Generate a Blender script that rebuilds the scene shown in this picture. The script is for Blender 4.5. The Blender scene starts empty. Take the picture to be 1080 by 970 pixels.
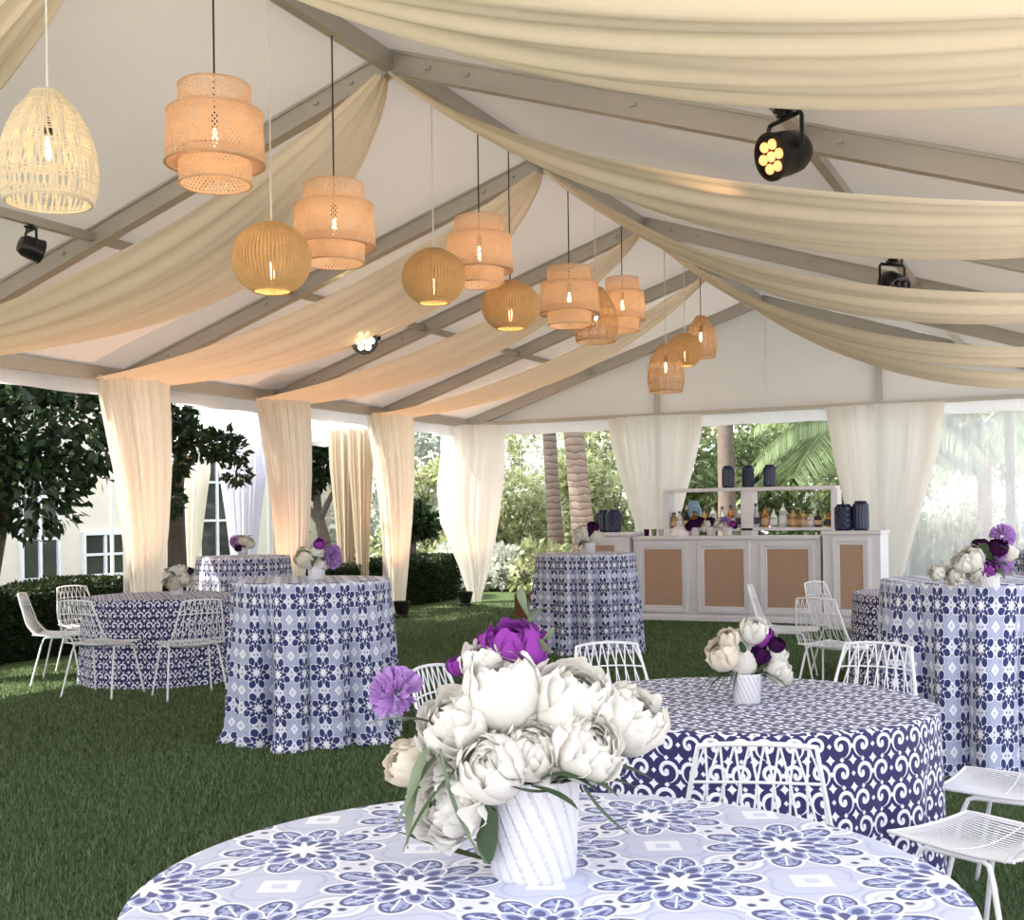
import bpy, math, random
import numpy as np
from mathutils import Vector, Matrix
PI = math.pi
rnd = random.Random(7)
SC = bpy.context.scene
COL = SC.collection

# ------------------------------------------------------------------ camera, world, sun, exposure
EYE = 1.5
FPX, YAW, HOR, ROLL = 1272.5, .4446, 545.6, -.0135
cam = bpy.data.cameras.new('camera'); cam_o = bpy.data.objects.new('camera', cam); COL.objects.link(cam_o)
cam.sensor_width = 36; cam.sensor_fit = 'HORIZONTAL'; cam.lens = 36*FPX/1080
cam.shift_y = (HOR-485)/1080
cam_o.matrix_world = Matrix.Translation((0, 0, EYE)) @ Matrix.Rotation(YAW, 4, 'Z') @ Matrix.Rotation(PI/2, 4, 'X') @ Matrix.Rotation(ROLL, 4, 'Z')
cam.clip_start = .05; cam.clip_end = 400
SC.camera = cam_o
SC.view_settings.view_transform = 'Standard'; SC.view_settings.look = 'None'
SC.view_settings.gamma = 1; SC.view_settings.use_curve_mapping = False
SC.view_settings.exposure = 0.28
SC.cycles.max_bounces = 10; SC.cycles.transparent_max_bounces = 12; SC.cycles.sample_clamp_indirect = 4
SC.cycles.caustics_reflective = False; SC.cycles.caustics_refractive = False

SUN_AZ, SUN_EL = math.radians(222), math.radians(54)       # azimuth of where the sun stands, from +X counter-clockwise
W = bpy.data.worlds.new('sky'); SC.world = W; W.use_nodes = True
nt = W.node_tree; bg = nt.nodes['Background']
sky = nt.nodes.new('ShaderNodeTexSky'); sky.sky_type = 'NISHITA'; sky.sun_disc = False
sky.sun_elevation = SUN_EL; sky.sun_rotation = PI/2-SUN_AZ; sky.air_density = 1.0; sky.dust_density = 4.0; sky.ozone_density = 1.0
mixw = nt.nodes.new('ShaderNodeMix'); mixw.data_type = 'RGBA'; mixw.inputs[0].default_value = .45
nt.links.new(sky.outputs[0], mixw.inputs[6]); mixw.inputs[7].default_value = (9, 9, 9.4, 1)
nt.links.new(mixw.outputs[2], bg.inputs[0]); bg.inputs[1].default_value = .42
sun = bpy.data.lights.new('sun', 'SUN'); sun.energy = 11; sun.angle = .01; sun.color = (1, .95, .86)
sun_o = bpy.data.objects.new('sun', sun); COL.objects.link(sun_o)
sdir = Vector((math.cos(SUN_AZ)*math.cos(SUN_EL), math.sin(SUN_AZ)*math.cos(SUN_EL), math.sin(SUN_EL)))
sun_o.rotation_euler = sdir.to_track_quat('Z', 'Y').to_euler()

# ------------------------------------------------------------------ where a point of the photograph lies in the place
CD = np.array([-math.sin(YAW), math.cos(YAW), 0]); CR = np.array([math.cos(YAW), math.sin(YAW), 0])
def ray(u, v):
    a, b = u-540, v-HOR
    c, s = math.cos(-ROLL), math.sin(-ROLL)
    a, b = a*c-b*s, a*s+b*c
    return a/FPX, -b/FPX
def dp(u, v, dep):
    a, b = ray(u, v); p = dep*(CD+a*CR); return Vector((p[0], p[1], EYE+b*dep))
def gz(u, v, Z=0.): return dp(u, v, (Z-EYE)/ray(u, v)[1])
def atx(u, v, X): a, b = ray(u, v); return dp(u, v, X/(CD+a*CR)[0])
def aty(u, v, Y): a, b = ray(u, v); return dp(u, v, Y/(CD+a*CR)[1])
def ud(u, dep, z=0.):                                             # column u, distance dep, height z
    v = HOR + (EYE-z)/dep*FPX
    p = dp(u, v+math.sin(ROLL)*(u-540), dep); return Vector((p.x, p.y, z))

# ------------------------------------------------------------------ objects
def tag(o, label, cat, group=None):
    o['label'] = label; o['category'] = cat
    if group: o['group'] = group
    return o
def empty(name, loc, rz=0, label=None, cat=None, group=None):
    o = bpy.data.objects.new(name, None); COL.objects.link(o); o.location = loc; o.rotation_euler = (0, 0, rz)
    o.empty_display_size = .05
    if label: tag(o, label, cat, group)
    return o
def link(name, me, mat=None, parent=None, kind=None):
    o = bpy.data.objects.new(name, me); COL.objects.link(o)
    if mat is not None and not me.materials: me.materials.append(mat)
    if parent: o.parent = parent
    if kind: o['kind'] = kind
    return o
def copy_tree(o, parent=None):
    c = o.copy(); COL.objects.link(c)
    if parent: c.parent = parent
    for ch in list(o.children): copy_tree(ch, c)
    return c

class MB:
    """collects shapes, builds ONE mesh"""
    def __init__(s): s.v = []; s.f = []; s.uv = {}
    def add(s, vs, fs):
        n = len(s.v); s.v += [tuple(p) for p in vs]; s.f += [tuple(i+n for i in f) for f in fs]
    def box(s, x0, x1, y0, y1, z0, z1, bev=0.):
        if bev <= 0:
            s.add([(x, y, z) for z in (z0, z1) for y in (y0, y1) for x in (x0, x1)],
                  [(0, 2, 3, 1), (4, 5, 7, 6), (0, 1, 5, 4), (2, 6, 7, 3), (0, 4, 6, 2), (1, 3, 7, 5)])
        else:
            b = bev; vs = []; ring = []
            for z, i in ((z0, b), (z0+b, 0), (z1-b, 0), (z1, b)):
                r = [(x0+i, y0+b), (x0+b, y0+i), (x1-b, y0+i), (x1-i, y0+b), (x1-i, y1-b), (x1-b, y1-i), (x0+b, y1-i), (x0+i, y1-b)]
                vs += [(x, y, z) for x, y in r]
            fs = [tuple(range(7, -1, -1)), tuple(range(24, 32))]
            for k in range(3):
                for j in range(8):
                    a, c = k*8+j, k*8+(j+1) % 8; fs.append((a, c, c+8, a+8))
            s.add(vs, fs)
    def beam(s, p, q, w, h, up=(0, 0, 1)):
        p, q = Vector(p), Vector(q); d = (q-p).normalized(); r = d.cross(Vector(up)).normalized(); u = r.cross(d)
        vs = [e+r*a*w/2+u*b*h/2 for e in (p, q) for a, b in ((-1, -1), (1, -1), (1, 1), (-1, 1))]
        s.add(vs, [(3, 2, 1, 0), (4, 5, 6, 7), (0, 1, 5, 4), (1, 2, 6, 5), (2, 3, 7, 6), (3, 0, 4, 7)])
    def tube(s, pts, r, n=6, closed=False, cap=True):
        P = [Vector(p) for p in pts]; m = len(P)
        rr = r if hasattr(r, '__len__') else [r]*m
        vs = []; prev = None
        for i in range(m):
            if closed: t = P[(i+1) % m]-P[i-1]
            else: t = P[min(i+1, m-1)]-P[max(i-1, 0)]
            if t.length < 1e-9: t = Vector((0, 0, 1))
            t.normalize()
            if prev is None:
                a = Vector((0, 0, 1)) if abs(t.z) < .9 else Vector((1, 0, 0)); nrm = t.cross(a).normalized()
            else:
                nrm = (prev-t*prev.dot(t))
                nrm = nrm.normalized() if nrm.length > 1e-6 else t.orthogonal().normalized()
            prev = nrm; b = t.cross(nrm)
            for k in range(n):
                an = 2*PI*k/n; vs.append(P[i]+(nrm*math.cos(an)+b*math.sin(an))*rr[i])
        fs = []
        for i in range(m if closed else m-1):
            for k in range(n):
                j = (i+1) % m; fs.append((i*n+k, i*n+(k+1) % n, j*n+(k+1) % n, j*n+k))
        if cap and not closed: fs += [tuple(range(n-1, -1, -1)), tuple(range((m-1)*n, m*n))]
        s.add(vs, fs)
    def lathe(s, prof, n=24, fn=None, cap=True, c=(0, 0, 0)):
        vs = []
        for r, z in prof:
            for k in range(n):
                a = 2*PI*k/n; q = r*(fn(a, z) if fn else 1); vs.append((c[0]+q*math.cos(a), c[1]+q*math.sin(a), c[2]+z))
        fs = [(i*n+k, i*n+(k+1) % n, (i+1)*n+(k+1) % n, (i+1)*n+k) for i in range(len(prof)-1) for k in range(n)]
        if cap: fs += [tuple(range(n-1, -1, -1)), tuple(range((len(prof)-1)*n, len(prof)*n))]
        s.add(vs, fs)
    def grid(s, P, closed_u=False):                               # P[i][j]
        m, n = len(P), len(P[0]); vs = [p for row in P for p in row]; fs = []
        for i in range(m if closed_u else m-1):
            for j in range(n-1): fs.append((i*n+j, ((i+1) % m)*n+j, ((i+1) % m)*n+j+1, i*n+j+1))
        s.add(vs, fs)
    def xf(s, M):
        s.v = [tuple(M @ Vector(p)) for p in s.v]; return s
    def mesh(s, name, mat=None, smooth=True):
        me = bpy.data.meshes.new(name); me.from_pydata(s.v, [], s.f)
        if mat is not None: me.materials.append(mat)
        if smooth:
            me.polygons.foreach_set('use_smooth', [True]*len(me.polygons))
            try: me.set_sharp_from_angle(angle=math.radians(40))
            except Exception: pass
        me.update(); return me
    def build(s, name, mat, parent=None, kind=None, smooth=True):
        return link(name, s.mesh(name, mat, smooth), None, parent, kind)

# ------------------------------------------------------------------ materials
class X:
    """a node socket with arithmetic"""
    def __init__(s, nt, k): s.nt, s.k = nt, k
    def op(s, o, *a, clamp=False):
        n = s.nt.nodes.new('ShaderNodeMath'); n.operation = o; n.use_clamp = clamp
        for i, q in enumerate((s,)+a):
            if isinstance(q, X): s.nt.links.new(q.k, n.inputs[i])
            else: n.inputs[i].default_value = q
        return X(s.nt, n.outputs[0])
    def __add__(s, o): return s.op('ADD', o)
    def __sub__(s, o): return s.op('SUBTRACT', o)
    def __mul__(s, o): return s.op('MULTIPLY', o)
    def __truediv__(s, o): return s.op('DIVIDE', o)
    __radd__ = __add__; __rmul__ = __mul__
    def rsub(s, c): return (s*-1)+c
    def fr(s): return s.op('FRACT')
    def ab(s): return s.op('ABSOLUTE')
    def mn(s, o): return s.op('MINIMUM', o)
    def mx(s, o): return s.op('MAXIMUM', o)
    def sq(s): return s.op('SQRT')
    def cos(s): return s.op('COSINE')
    def sin(s): return s.op('SINE')
    def lt(s, e, w=.02):                                          # 1 where s < e, soft over w
        n = s.nt.nodes.new('ShaderNodeMapRange'); n.interpolation_type = 'SMOOTHSTEP'
        s.nt.links.new(s.k, n.inputs[0])
        for i, q in ((1, e), (2, None)):
            pass
        if isinstance(e, X):
            d = s-e; n2 = s.nt.nodes.new('ShaderNodeMapRange'); n2.interpolation_type = 'SMOOTHSTEP'
            s.nt.links.new(d.k, n2.inputs[0]); n2.inputs[1].default_value = -w/2; n2.inputs[2].default_value = w/2
            n2.inputs[3].default_value = 1; n2.inputs[4].default_value = 0; s.nt.nodes.remove(n); return X(s.nt, n2.outputs[0])
        n.inputs[1].default_value = e-w/2; n.inputs[2].default_value = e+w/2; n.inputs[3].default_value = 1; n.inputs[4].default_value = 0
        return X(s.nt, n.outputs[0])
    def gt(s, e, w=.02): return s.lt(e, w).rsub(1)
def mixc(nt, fac, a, b):
    n = nt.nodes.new('ShaderNodeMix'); n.data_type = 'RGBA'
    if isinstance(fac, X): nt.links.new(fac.k, n.inputs[0])
    else: n.inputs[0].default_value = fac
    for i, q in ((6, a), (7, b)):
        if isinstance(q, tuple): n.inputs[i].default_value = (*q, 1)
        else: nt.links.new(q, n.inputs[i])
    return n.outputs[2]
def newmat(name):
    m = bpy.data.materials.new(name); m.use_nodes = True; return m, m.node_tree, m.node_tree.nodes['Principled BSDF']
def noise(nt, scale, detail=3, coord='Object', rough=.5, stretch=None):
    tc = nt.nodes.new('ShaderNodeTexCoord'); n = nt.nodes.new('ShaderNodeTexNoise')
    n.inputs['Scale'].default_value = scale; n.inputs['Detail'].default_value = detail; n.inputs['Roughness'].default_value = rough
    if stretch:
        mp = nt.nodes.new('ShaderNodeMapping'); mp.inputs['Scale'].default_value = stretch
        nt.links.new(tc.outputs[coord], mp.inputs[0]); nt.links.new(mp.outputs[0], n.inputs['Vector'])
    else: nt.links.new(tc.outputs[coord], n.inputs['Vector'])
    return X(nt, n.outputs['Fac'])
def plain(name, col, rough=.6, metal=0., vary=.12, scale=8, bump=0., bscale=60, spec=.4, stretch=None):
    m, nt, b = newmat(name)
    f = noise(nt, scale, stretch=stretch)
    nt.links.new(mixc(nt, f, tuple(c*(1-vary) for c in col), tuple(min(1, c*(1+vary)) for c in col)), b.inputs['Base Color'])
    b.inputs['Roughness'].default_value = rough; b.inputs['Metallic'].default_value = metal; b.inputs['Specular IOR Level'].default_value = spec
    if bump:
        bn = nt.nodes.new('ShaderNodeBump'); bn.inputs['Strength'].default_value = bump; bn.inputs['Distance'].default_value = .01
        nt.links.new(noise(nt, bscale, stretch=stretch).k, bn.inputs['Height']); nt.links.new(bn.outputs[0], b.inputs['Normal'])
    return m
def fabric(name, col, trans=.35, clear=0., vary=.08, stretch=(1, 1, 1), scale=3, tcol=None):
    """thin cloth: diffuse + translucent (+ clear gaps of a sheer weave)"""
    m, nt, b = newmat(name); nt.nodes.remove(b); out = nt.nodes['Material Output']
    f = noise(nt, scale, 4, stretch=stretch)
    c = mixc(nt, f, tuple(x*(1-vary) for x in col), tuple(min(1, x*(1+vary)) for x in col))
    d = nt.nodes.new('ShaderNodeBsdfDiffuse'); t = nt.nodes.new('ShaderNodeBsdfTranslucent')
    nt.links.new(c, d.inputs[0])
    if tcol: t.inputs[0].default_value = (*tcol, 1)
    else: nt.links.new(c, t.inputs[0])
    mx = nt.nodes.new('ShaderNodeMixShader'); mx.inputs[0].default_value = trans
    nt.links.new(d.outputs[0], mx.inputs[1]); nt.links.new(t.outputs[0], mx.inputs[2]); res = mx.outputs[0]
    if clear:
        tr = nt.nodes.new('ShaderNodeBsdfTransparent'); m2 = nt.nodes.new('ShaderNodeMixShader'); m2.inputs[0].default_value = clear
        nt.links.new(res, m2.inputs[1]); nt.links.new(tr.outputs[0], m2.inputs[2]); res = m2.outputs[0]
    nt.links.new(res, out.inputs[0]); return m
def leafmat(name, c0, c1, trans=.3, rough=.45):
    m, nt, b = newmat(name); out = nt.nodes['Material Output']
    g = nt.nodes.new('ShaderNodeNewGeometry')
    c = mixc(nt, X(nt, g.outputs['Random Per Island']), c0, c1)
    nt.links.new(c, b.inputs['Base Color']); b.inputs['Roughness'].default_value = rough; b.inputs['Specular IOR Level'].default_value = .35
    t = nt.nodes.new('ShaderNodeBsdfTranslucent'); nt.links.new(c, t.inputs[0])
    mx = nt.nodes.new('ShaderNodeMixShader'); mx.inputs[0].default_value = trans
    nt.links.new(b.outputs[0], mx.inputs[1]); nt.links.new(t.outputs[0], mx.inputs[2]); nt.links.new(mx.outputs[0], out.inputs[0]); return m
def emis(name, col, st):
    m, nt, b = newmat(name); b.inputs['Base Color'].default_value = (*col, 1); b.inputs['Emission Color'].default_value = (*col, 1)
    b.inputs['Emission Strength'].default_value = st; return m

def uvxy(nt, cell, rot=0., off=(0, 0)):
    tc = nt.nodes.new('ShaderNodeUVMap'); tc.uv_map = 'UVMap'
    mp = nt.nodes.new('ShaderNodeMapping'); mp.inputs['Scale'].default_value = (1/cell, 1/cell, 1); mp.inputs['Rotation'].default_value = (0, 0, rot)
    mp.inputs['Location'].default_value = (off[0], off[1], 0)
    nt.links.new(tc.outputs[0], mp.inputs[0]); s = nt.nodes.new('ShaderNodeSeparateXYZ'); nt.links.new(mp.outputs[0], s.inputs[0])
    return X(nt, s.outputs[0]), X(nt, s.outputs[1])
def polar(px, py):
    r = (px*px+py*py).sq(); th = py.op('ARCTAN2', px); return r, th
def cloth_shader(m, nt, b, colour):
    b.inputs['Roughness'].default_value = .75; b.inputs['Specular IOR Level'].default_value = .25
    b.inputs['Sheen Weight'].default_value = .15
    nt.links.new(colour, b.inputs['Base Color'])
def tile_cloth(name, cell, rot=0., navy=(.024, .032, .12), ground=(.37, .40, .55), off=(0, 0), big=False):
    m, nt, b = newmat(name); x, y = uvxy(nt, cell, rot, off)
    px, py = x.fr()-.5, y.fr()-.5; r, th = polar(px, py)
    qx, qy = (x+.5).fr()-.5, (y+.5).fr()-.5; rq, tq = polar(qx, qy)
    ex, ey = (x+.5).fr()-.5, py
    fx, fy = px, (y+.5).fr()-.5
    white = (.80, .80, .86)
    c = ground
    # ovals on the cell edges: outline, pale inside, pair of dots
    for ax, ay in ((ex, ey), (fx, fy)):
        s1 = ((ax*ax)*1.0+(ay*ay)*1.0).sq()
        c = mixc(nt, s1.lt(.185), c, (.36, .39, .55)); c = mixc(nt, s1.lt(.165), c, white)
        c = mixc(nt, s1.lt(.125), c, (.45, .48, .63)); c = mixc(nt, s1.lt(.112), c, (.68, .69, .79))
    for ax, ay, flip in ((ex, ey, 0), (fx, fy, 1)):
        a1, a2 = (ay, ax) if flip else (ax, ay)
        dd = (((a2.ab()-.055)*(a2.ab()-.055))+a1*a1).sq()
        c = mixc(nt, dd.lt(.024), c, (.03, .03, .11))
    # corner diamond
    dia = qx.ab()+qy.ab()
    lob = rq-(tq*2).cos().ab()*.07
    c = mixc(nt, (lob-.20).ab().lt(.010), c, (.40, .43, .60)); c = mixc(nt, (lob-.165).ab().lt(.008), c, (.50, .53, .68))
    c = mixc(nt, dia.lt(.165), c, (.52, .54, .67)); c = mixc(nt, dia.lt(.145), c, white); c = mixc(nt, dia.lt(.06), c, (.56, .58, .72))
    # rosette: eight outer petals, eight inner ones between them, white star left in the middle
    navyv = mixc(nt, noise(nt, 5/cell*.4, 2, 'UV'), navy, tuple(q*1.5 for q in navy))
    pale = (.34, .38, .60) if big else (.10, .13, .30)
    K = 10 if big else 8
    f1 = (th*(K/(2*PI))).fr()-.5; f2 = (th*(K/(2*PI))+.5).fr()-.5
    t1, t2 = r*f1*(2*PI/K), r*f2*(2*PI/K)
    def ell(rc, a, t, b): return (((r-rc)/a)*((r-rc)/a)+(t/b)*(t/b)).sq()
    o1 = ell(.345, .118, t1, .095 if not big else .086); fleck = noise(nt, 60, 2, 'UV')
    c = mixc(nt, r.lt(.30), c, white); c = mixc(nt, o1.lt(1.22, .1), c, white)
    c = mixc(nt, o1.lt(1., .1), c, navy)
    c = mixc(nt, o1.lt(.80, .1), c, mixc(nt, fleck.gt(.52, .08), pale, navyv) if big else navyv)
    if big: c = mixc(nt, (t1.ab()*1.0).lt(.006, .006)*r.gt(.24)*r.lt(.43), c, white)
    o2 = ell(.225, .085, t2, .050)
    c = mixc(nt, o2.lt(1.25, .1), c, white); c = mixc(nt, o2.lt(1., .1), c, pale if big else navyv)
    if big: c = mixc(nt, o2.lt(.6, .2), c, navyv)
    c = mixc(nt, ell(.135, .055, t1, .030).lt(1., .15), c, navy)
    c = mixc(nt, r.lt((f2.ab()*-2+1)*.13+.05 if big else (th*8).cos().op('ABSOLUTE')*.06+.055), c, (.84, .84, .90))
    cloth_shader(m, nt, b, c); return m
def scroll_cloth(name, cell, navy=(.028, .026, .105), white=(.78, .77, .88)):
    m, nt, b = newmat(name); x, y = uvxy(nt, cell, .0)
    px, py = x.fr()-.5, y.fr()-.5
    par = ((x.op('FLOOR')+y.op('FLOOR'))*.5).fr()*4-1              # +-1 checker
    r, th = polar(px*par, py)
    f = (th/(2*PI)+r*2.4).fr()
    c = navy
    c = mixc(nt, (f-.5).ab().lt(.175, .06)*r.lt(.45)*r.gt(.09), c, white)
    c = mixc(nt, r.lt(.085), c, white)
    qx, qy = (x+.5).fr()-.5, (y+.5).fr()-.5
    dia = (qx.ab().op('POWER', .75)+qy.ab().op('POWER', .75))
    c = mixc(nt, dia.lt(.30), c, white)
    ex, fy = (x+.5).fr()-.5, (y+.5).fr()-.5
    for a, q in ((ex, py), (px, fy)):
        s1 = (a.ab()*1.0+q.ab()*1.0)
        c = mixc(nt, s1.lt(.10), c, white)
    cloth_shader(m, nt, b, c); return m

M = {}
M['vinyl'] = fabric('tent_vinyl', (.68, .64, .60), .06, 0, .05, (1, 1, 1), .8, (.62, .58, .54))
M['gable'] = fabric('gable_vinyl', (.84, .82, .80), .10, 0, .04, (1, 1, 1), 1.2, (.7, .68, .66))
M['valance'] = fabric('valance_vinyl', (.88, .88, .90), .35)
M['drape'] = fabric('cream_voile', (.97, .84, .67), .15, .02, .04, (3, 3, .4), 4, (.95, .80, .60))
M['curtain'] = fabric('cream_sheer', (.96, .925, .86), .52, .08, .05, (8, 8, .3), 4)
M['curtain_sheer'] = fabric('white_voile', (.97, .945, .91), .62, .22, .04, (8, 8, .3), 4)
M['alu'] = plain('aluminium', (.50, .47, .42), .42, .55, .1, 3)
M['alu_dark'] = plain('aluminium_groove', (.20, .18, .16), .5, .4)
M['black'] = plain('black_metal', (.012, .012, .013), .35, .2)
M['chair'] = plain('white_wire', (.83, .82, .84), .32, 0, .04)
M['white_paint'] = plain('white_paint', (.80, .78, .82), .45, 0, .04, 5)
M['burlap'] = plain('woven_cane', (.50, .33, .235), .85, 0, .16, 34, .4, 260)
M['ceramic'] = plain('white_ceramic', (.82, .81, .83), .45, 0, .03)
M['navy_glaze'] = plain('navy_glaze', (.02, .027, .075), .22, 0, .2)
M['wood'] = plain('brown_wood', (.16, .075, .03), .6, 0, .25, 6, stretch=(1, 1, 8))
M['cord_w'] = plain('white_cord', (.75, .73, .68), .6); M['cord_b'] = plain('black_cord', (.02, .018, .016), .6)
M['bamboo'] = fabric('bamboo_weave', (.84, .60, .40), .3, 0, .12, (1, 1, 1), 14)
M['rattan'] = fabric('rattan_weave', (.80, .56, .28), .3, 0, .15, (1, 1, 1), 16)
M['pale_rattan'] = fabric('pale_rattan', (.93, .84, .68), .3, 0, .1, (1, 1, 1), 16)
M['tan_rattan'] = fabric('tan_rattan', (.72, .50, .29), .3, 0, .12, (1, 1, 1), 16)
M['filament'] = emis('filament', (1, .72, .38), 28)
M['amber_led'] = emis('amber_led', (1, .47, .18), 1.15)
M['lamp_on'] = emis('lit_lens', (1, .9, .55), 30)

# ------------------------------------------------------------------ the tent and the ground
XR, ZR, HW, ZE = -4.6626, 4.9125, 5.2953, 3.17
XL, XE = XR-HW, XR+HW
YG = 19.15
RY = [-.755, 2.095, 4.945, 7.795, 10.645, 13.495, 16.30, YG]
def roofz(x): return ZR-(ZR-ZE)*abs(x-XR)/HW

m, nt, b = newmat('lawn')
f1 = noise(nt, 1.3, 5); f2 = noise(nt, 60, 4)
c = mixc(nt, f1, (.034, .056, .022), (.058, .088, .034)); c = mixc(nt, f2, c, (.08, .12, .048)); b.inputs['Roughness'].default_value = .9
nt.links.new(c, b.inputs['Base Color']); b.inputs['Specular IOR Level'].default_value = .1
bn = nt.nodes.new('ShaderNodeBump'); bn.inputs['Strength'].default_value = .6; bn.inputs['Distance'].default_value = .02
nt.links.new(noise(nt, 120, 3).k, bn.inputs['Height']); nt.links.new(bn.outputs[0], b.inputs['Normal'])
M['lawn'] = m
g = MB(); N_ = 60
xs = np.linspace(-70, 45, N_); ys = np.linspace(-25, 90, N_)
g.grid([[(x, y, 0) for y in ys] for x in xs])
link('floor', g.mesh('floor', M['lawn']), None, None, 'structure')
M['paving_bounce'] = plain('pale_paving', (.62, .57, .50), .85, 0, .10, 2.5, .2, 40)
g = MB(); g.box(1.6, 30, -20, 24, 0, .015); g.box(-30, 1.6, -20, -3.2, 0, .015); g.box(-9.2, 1.6, 20.6, 23.2, 0, .012)  # side and rear slabs are unseen, added to bounce light onto the drapes
o = g.build('floor', M['paving_bounce'], None, 'structure', False)
# grass
def grass():
    rs = np.random.RandomState(3); n = 330000
    dep = 3.0*np.exp(rs.rand(n)*math.log(21/3.0)); lat = (rs.rand(n)*2-1)*.5*dep
    x = -math.sin(YAW)*dep+math.cos(YAW)*lat; y = math.cos(YAW)*dep+math.sin(YAW)*lat
    ok = (x > -10.0) & (x < .9) & ((y < 16.3) | (x < -6.9) & (y < 20)); x, y, dep = x[ok], y[ok], dep[ok]; n = len(x)
    a = rs.rand(n)*2*PI; h = (.014+.018*rs.rand(n))*(1+dep/40); w = .0022+dep*.00035
    lx, ly = (rs.rand(n)-.5)*.03, (rs.rand(n)-.5)*.03
    V = np.zeros((n, 3, 3)); V[:, 0] = np.stack([x-np.cos(a)*w, y-np.sin(a)*w, 0*x], 1); V[:, 1] = np.stack([x+np.cos(a)*w, y+np.sin(a)*w, 0*x], 1)
    V[:, 2] = np.stack([x+lx, y+ly, h], 1)
    me = bpy.data.meshes.new('grass'); me.vertices.add(n*3); me.vertices.foreach_set('co', V.ravel())
    me.loops.add(n*3); me.loops.foreach_set('vertex_index', np.arange(n*3, dtype=np.int32))
    me.polygons.add(n); me.polygons.foreach_set('loop_start', np.arange(0, n*3, 3, dtype=np.int32)); me.polygons.foreach_set('loop_total', np.full(n, 3, np.int32))
    me.update(); me.validate(); return me
M['grass'] = leafmat('grass_blades', (.066, .108, .046), (.18, .25, .11), .25, .6)
o = link('grass', grass(), M['grass']); o['kind'] = 'stuff'; tag(o, 'short mown green lawn grass under the tent', 'grass')

# roof skin
g = MB()
for sgn in (-1, 1):
    P = []
    for i in range(26):
        t = i/24; x = XR+sgn*HW*t
        row = []
        for j in range(61):
            y = RY[0]+(YG+.02-RY[0])*j/60
            ph = ((y-RY[0]) % 2.85)/2.85
            row.append((x, y, roofz(x)+.10-.05*math.sin(PI*ph)*math.sin(PI*t)+.006*math.sin(5*x+2.3*y)))
        P.append(row)
    g.grid(P if sgn > 0 else P[::-1])
link('ceiling', g.mesh('ceiling', M['vinyl']), None, None, 'structure')
# gable wall above the beam
g = MB()
P = []
for i in range(41):
    x = XL+2*HW*i/40; P.append([(x, YG+.08+.008*math.sin(9*x+3*k), ZE+(roofz(x)+.1-ZE)*k/12) for k in range(13)])
g.grid(P); link('wall_back', g.mesh('wall_back', M['gable']), None, None, 'structure')
tr = [0]
def trim(g, mat, smooth=False):
    tr[0] += 1; return g.build('trim_%d' % tr[0], mat, None, 'structure', smooth)
for y in RY:                                                      # rafters with a groove line, one per side
    for sgn in (-1, 1):
        g = MB(); w = .075
        a, e = (XR+sgn*.02, y, ZR), (XR+sgn*HW, y, ZE); g.beam(a, e, w, .15)
        q = Vector((0, 0, -.079)); g.beam(Vector(a)+q, Vector(e)+q, w+.03, .022)
        q = Vector((0, 0, .079)); g.beam(Vector(a)+q, Vector(e)+q, w+.03, .022)
        for t in (.06, .12, .36, .62, .88):
            p = Vector(a).lerp(Vector(e), t); g.box(p.x-.02, p.x+.02, y-.06, y-.03, p.z-.012, p.z+.012)
        trim(g, M['alu'])
g = MB(); g.beam((XR, RY[0], ZR), (XR, YG, ZR), .08, .14); trim(g, M['alu'])
for sgn in (-1, 1):
    for t in ((.575,) if sgn > 0 else (.56,)):
        x = XR+sgn*HW*t; g = MB(); g.beam((x, RY[0], roofz(x)+.0), (x, YG, roofz(x)+.0), .07, .07); trim(g, M['alu'])
    g = MB(); g.beam((XR+sgn*HW, RY[0], ZE), (XR+sgn*HW, YG, ZE), .09, .14); trim(g, M['alu'])
    g = MB(); P = []
    for j in range(161):
        y = RY[0]+(YG-RY[0])*j/160; xx = XR+sgn*(HW+.07)
        P.append([(xx+.05, y, ZE+.12), (xx+.012*math.sin(3.1*y), y, ZE+.02), (xx+.02*math.sin(2.3*y), y, ZE-.1), (xx+.025*math.sin(4.1*y), y, ZE-.23+.008*math.sin(5*y))])
    g.grid(P); trim(g, M['valance'], True)
g = MB(); g.beam((XL, YG, ZE), (XE, YG, ZE), .09, .06); trim(g, M['alu'])
g = MB(); P = []
for j in range(121):
    x = XL+2*HW*j/120; P.append([(x, YG+.03+.01*math.sin(4*x), ZE-.02), (x, YG+.03+.012*math.sin(3*x+1), ZE-.22+.006*math.sin(6*x))])
g.grid(P); trim(g, M['valance'], True)
POSTX = [aty(693, 437, YG).x, aty(927, 425, YG).x]
for x in POSTX: g = MB(); g.beam((x, YG+.01, 0), (x, YG+.01, roofz(x)), .09, .06, (0, 1, 0)); trim(g, M['alu'])
xc = aty(808, 390, YG).x; g = MB(); g.tube([(xc, YG-.02, ZE-.05), (xc, YG-.02, roofz(xc))], .012); trim(g, M['valance'])
for y in RY:
    for x in (XL, XE): g = MB(); g.beam((x, y, 0), (x, y, ZE), .1, .1, (0, 1, 0)); trim(g, M['alu'])
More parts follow.
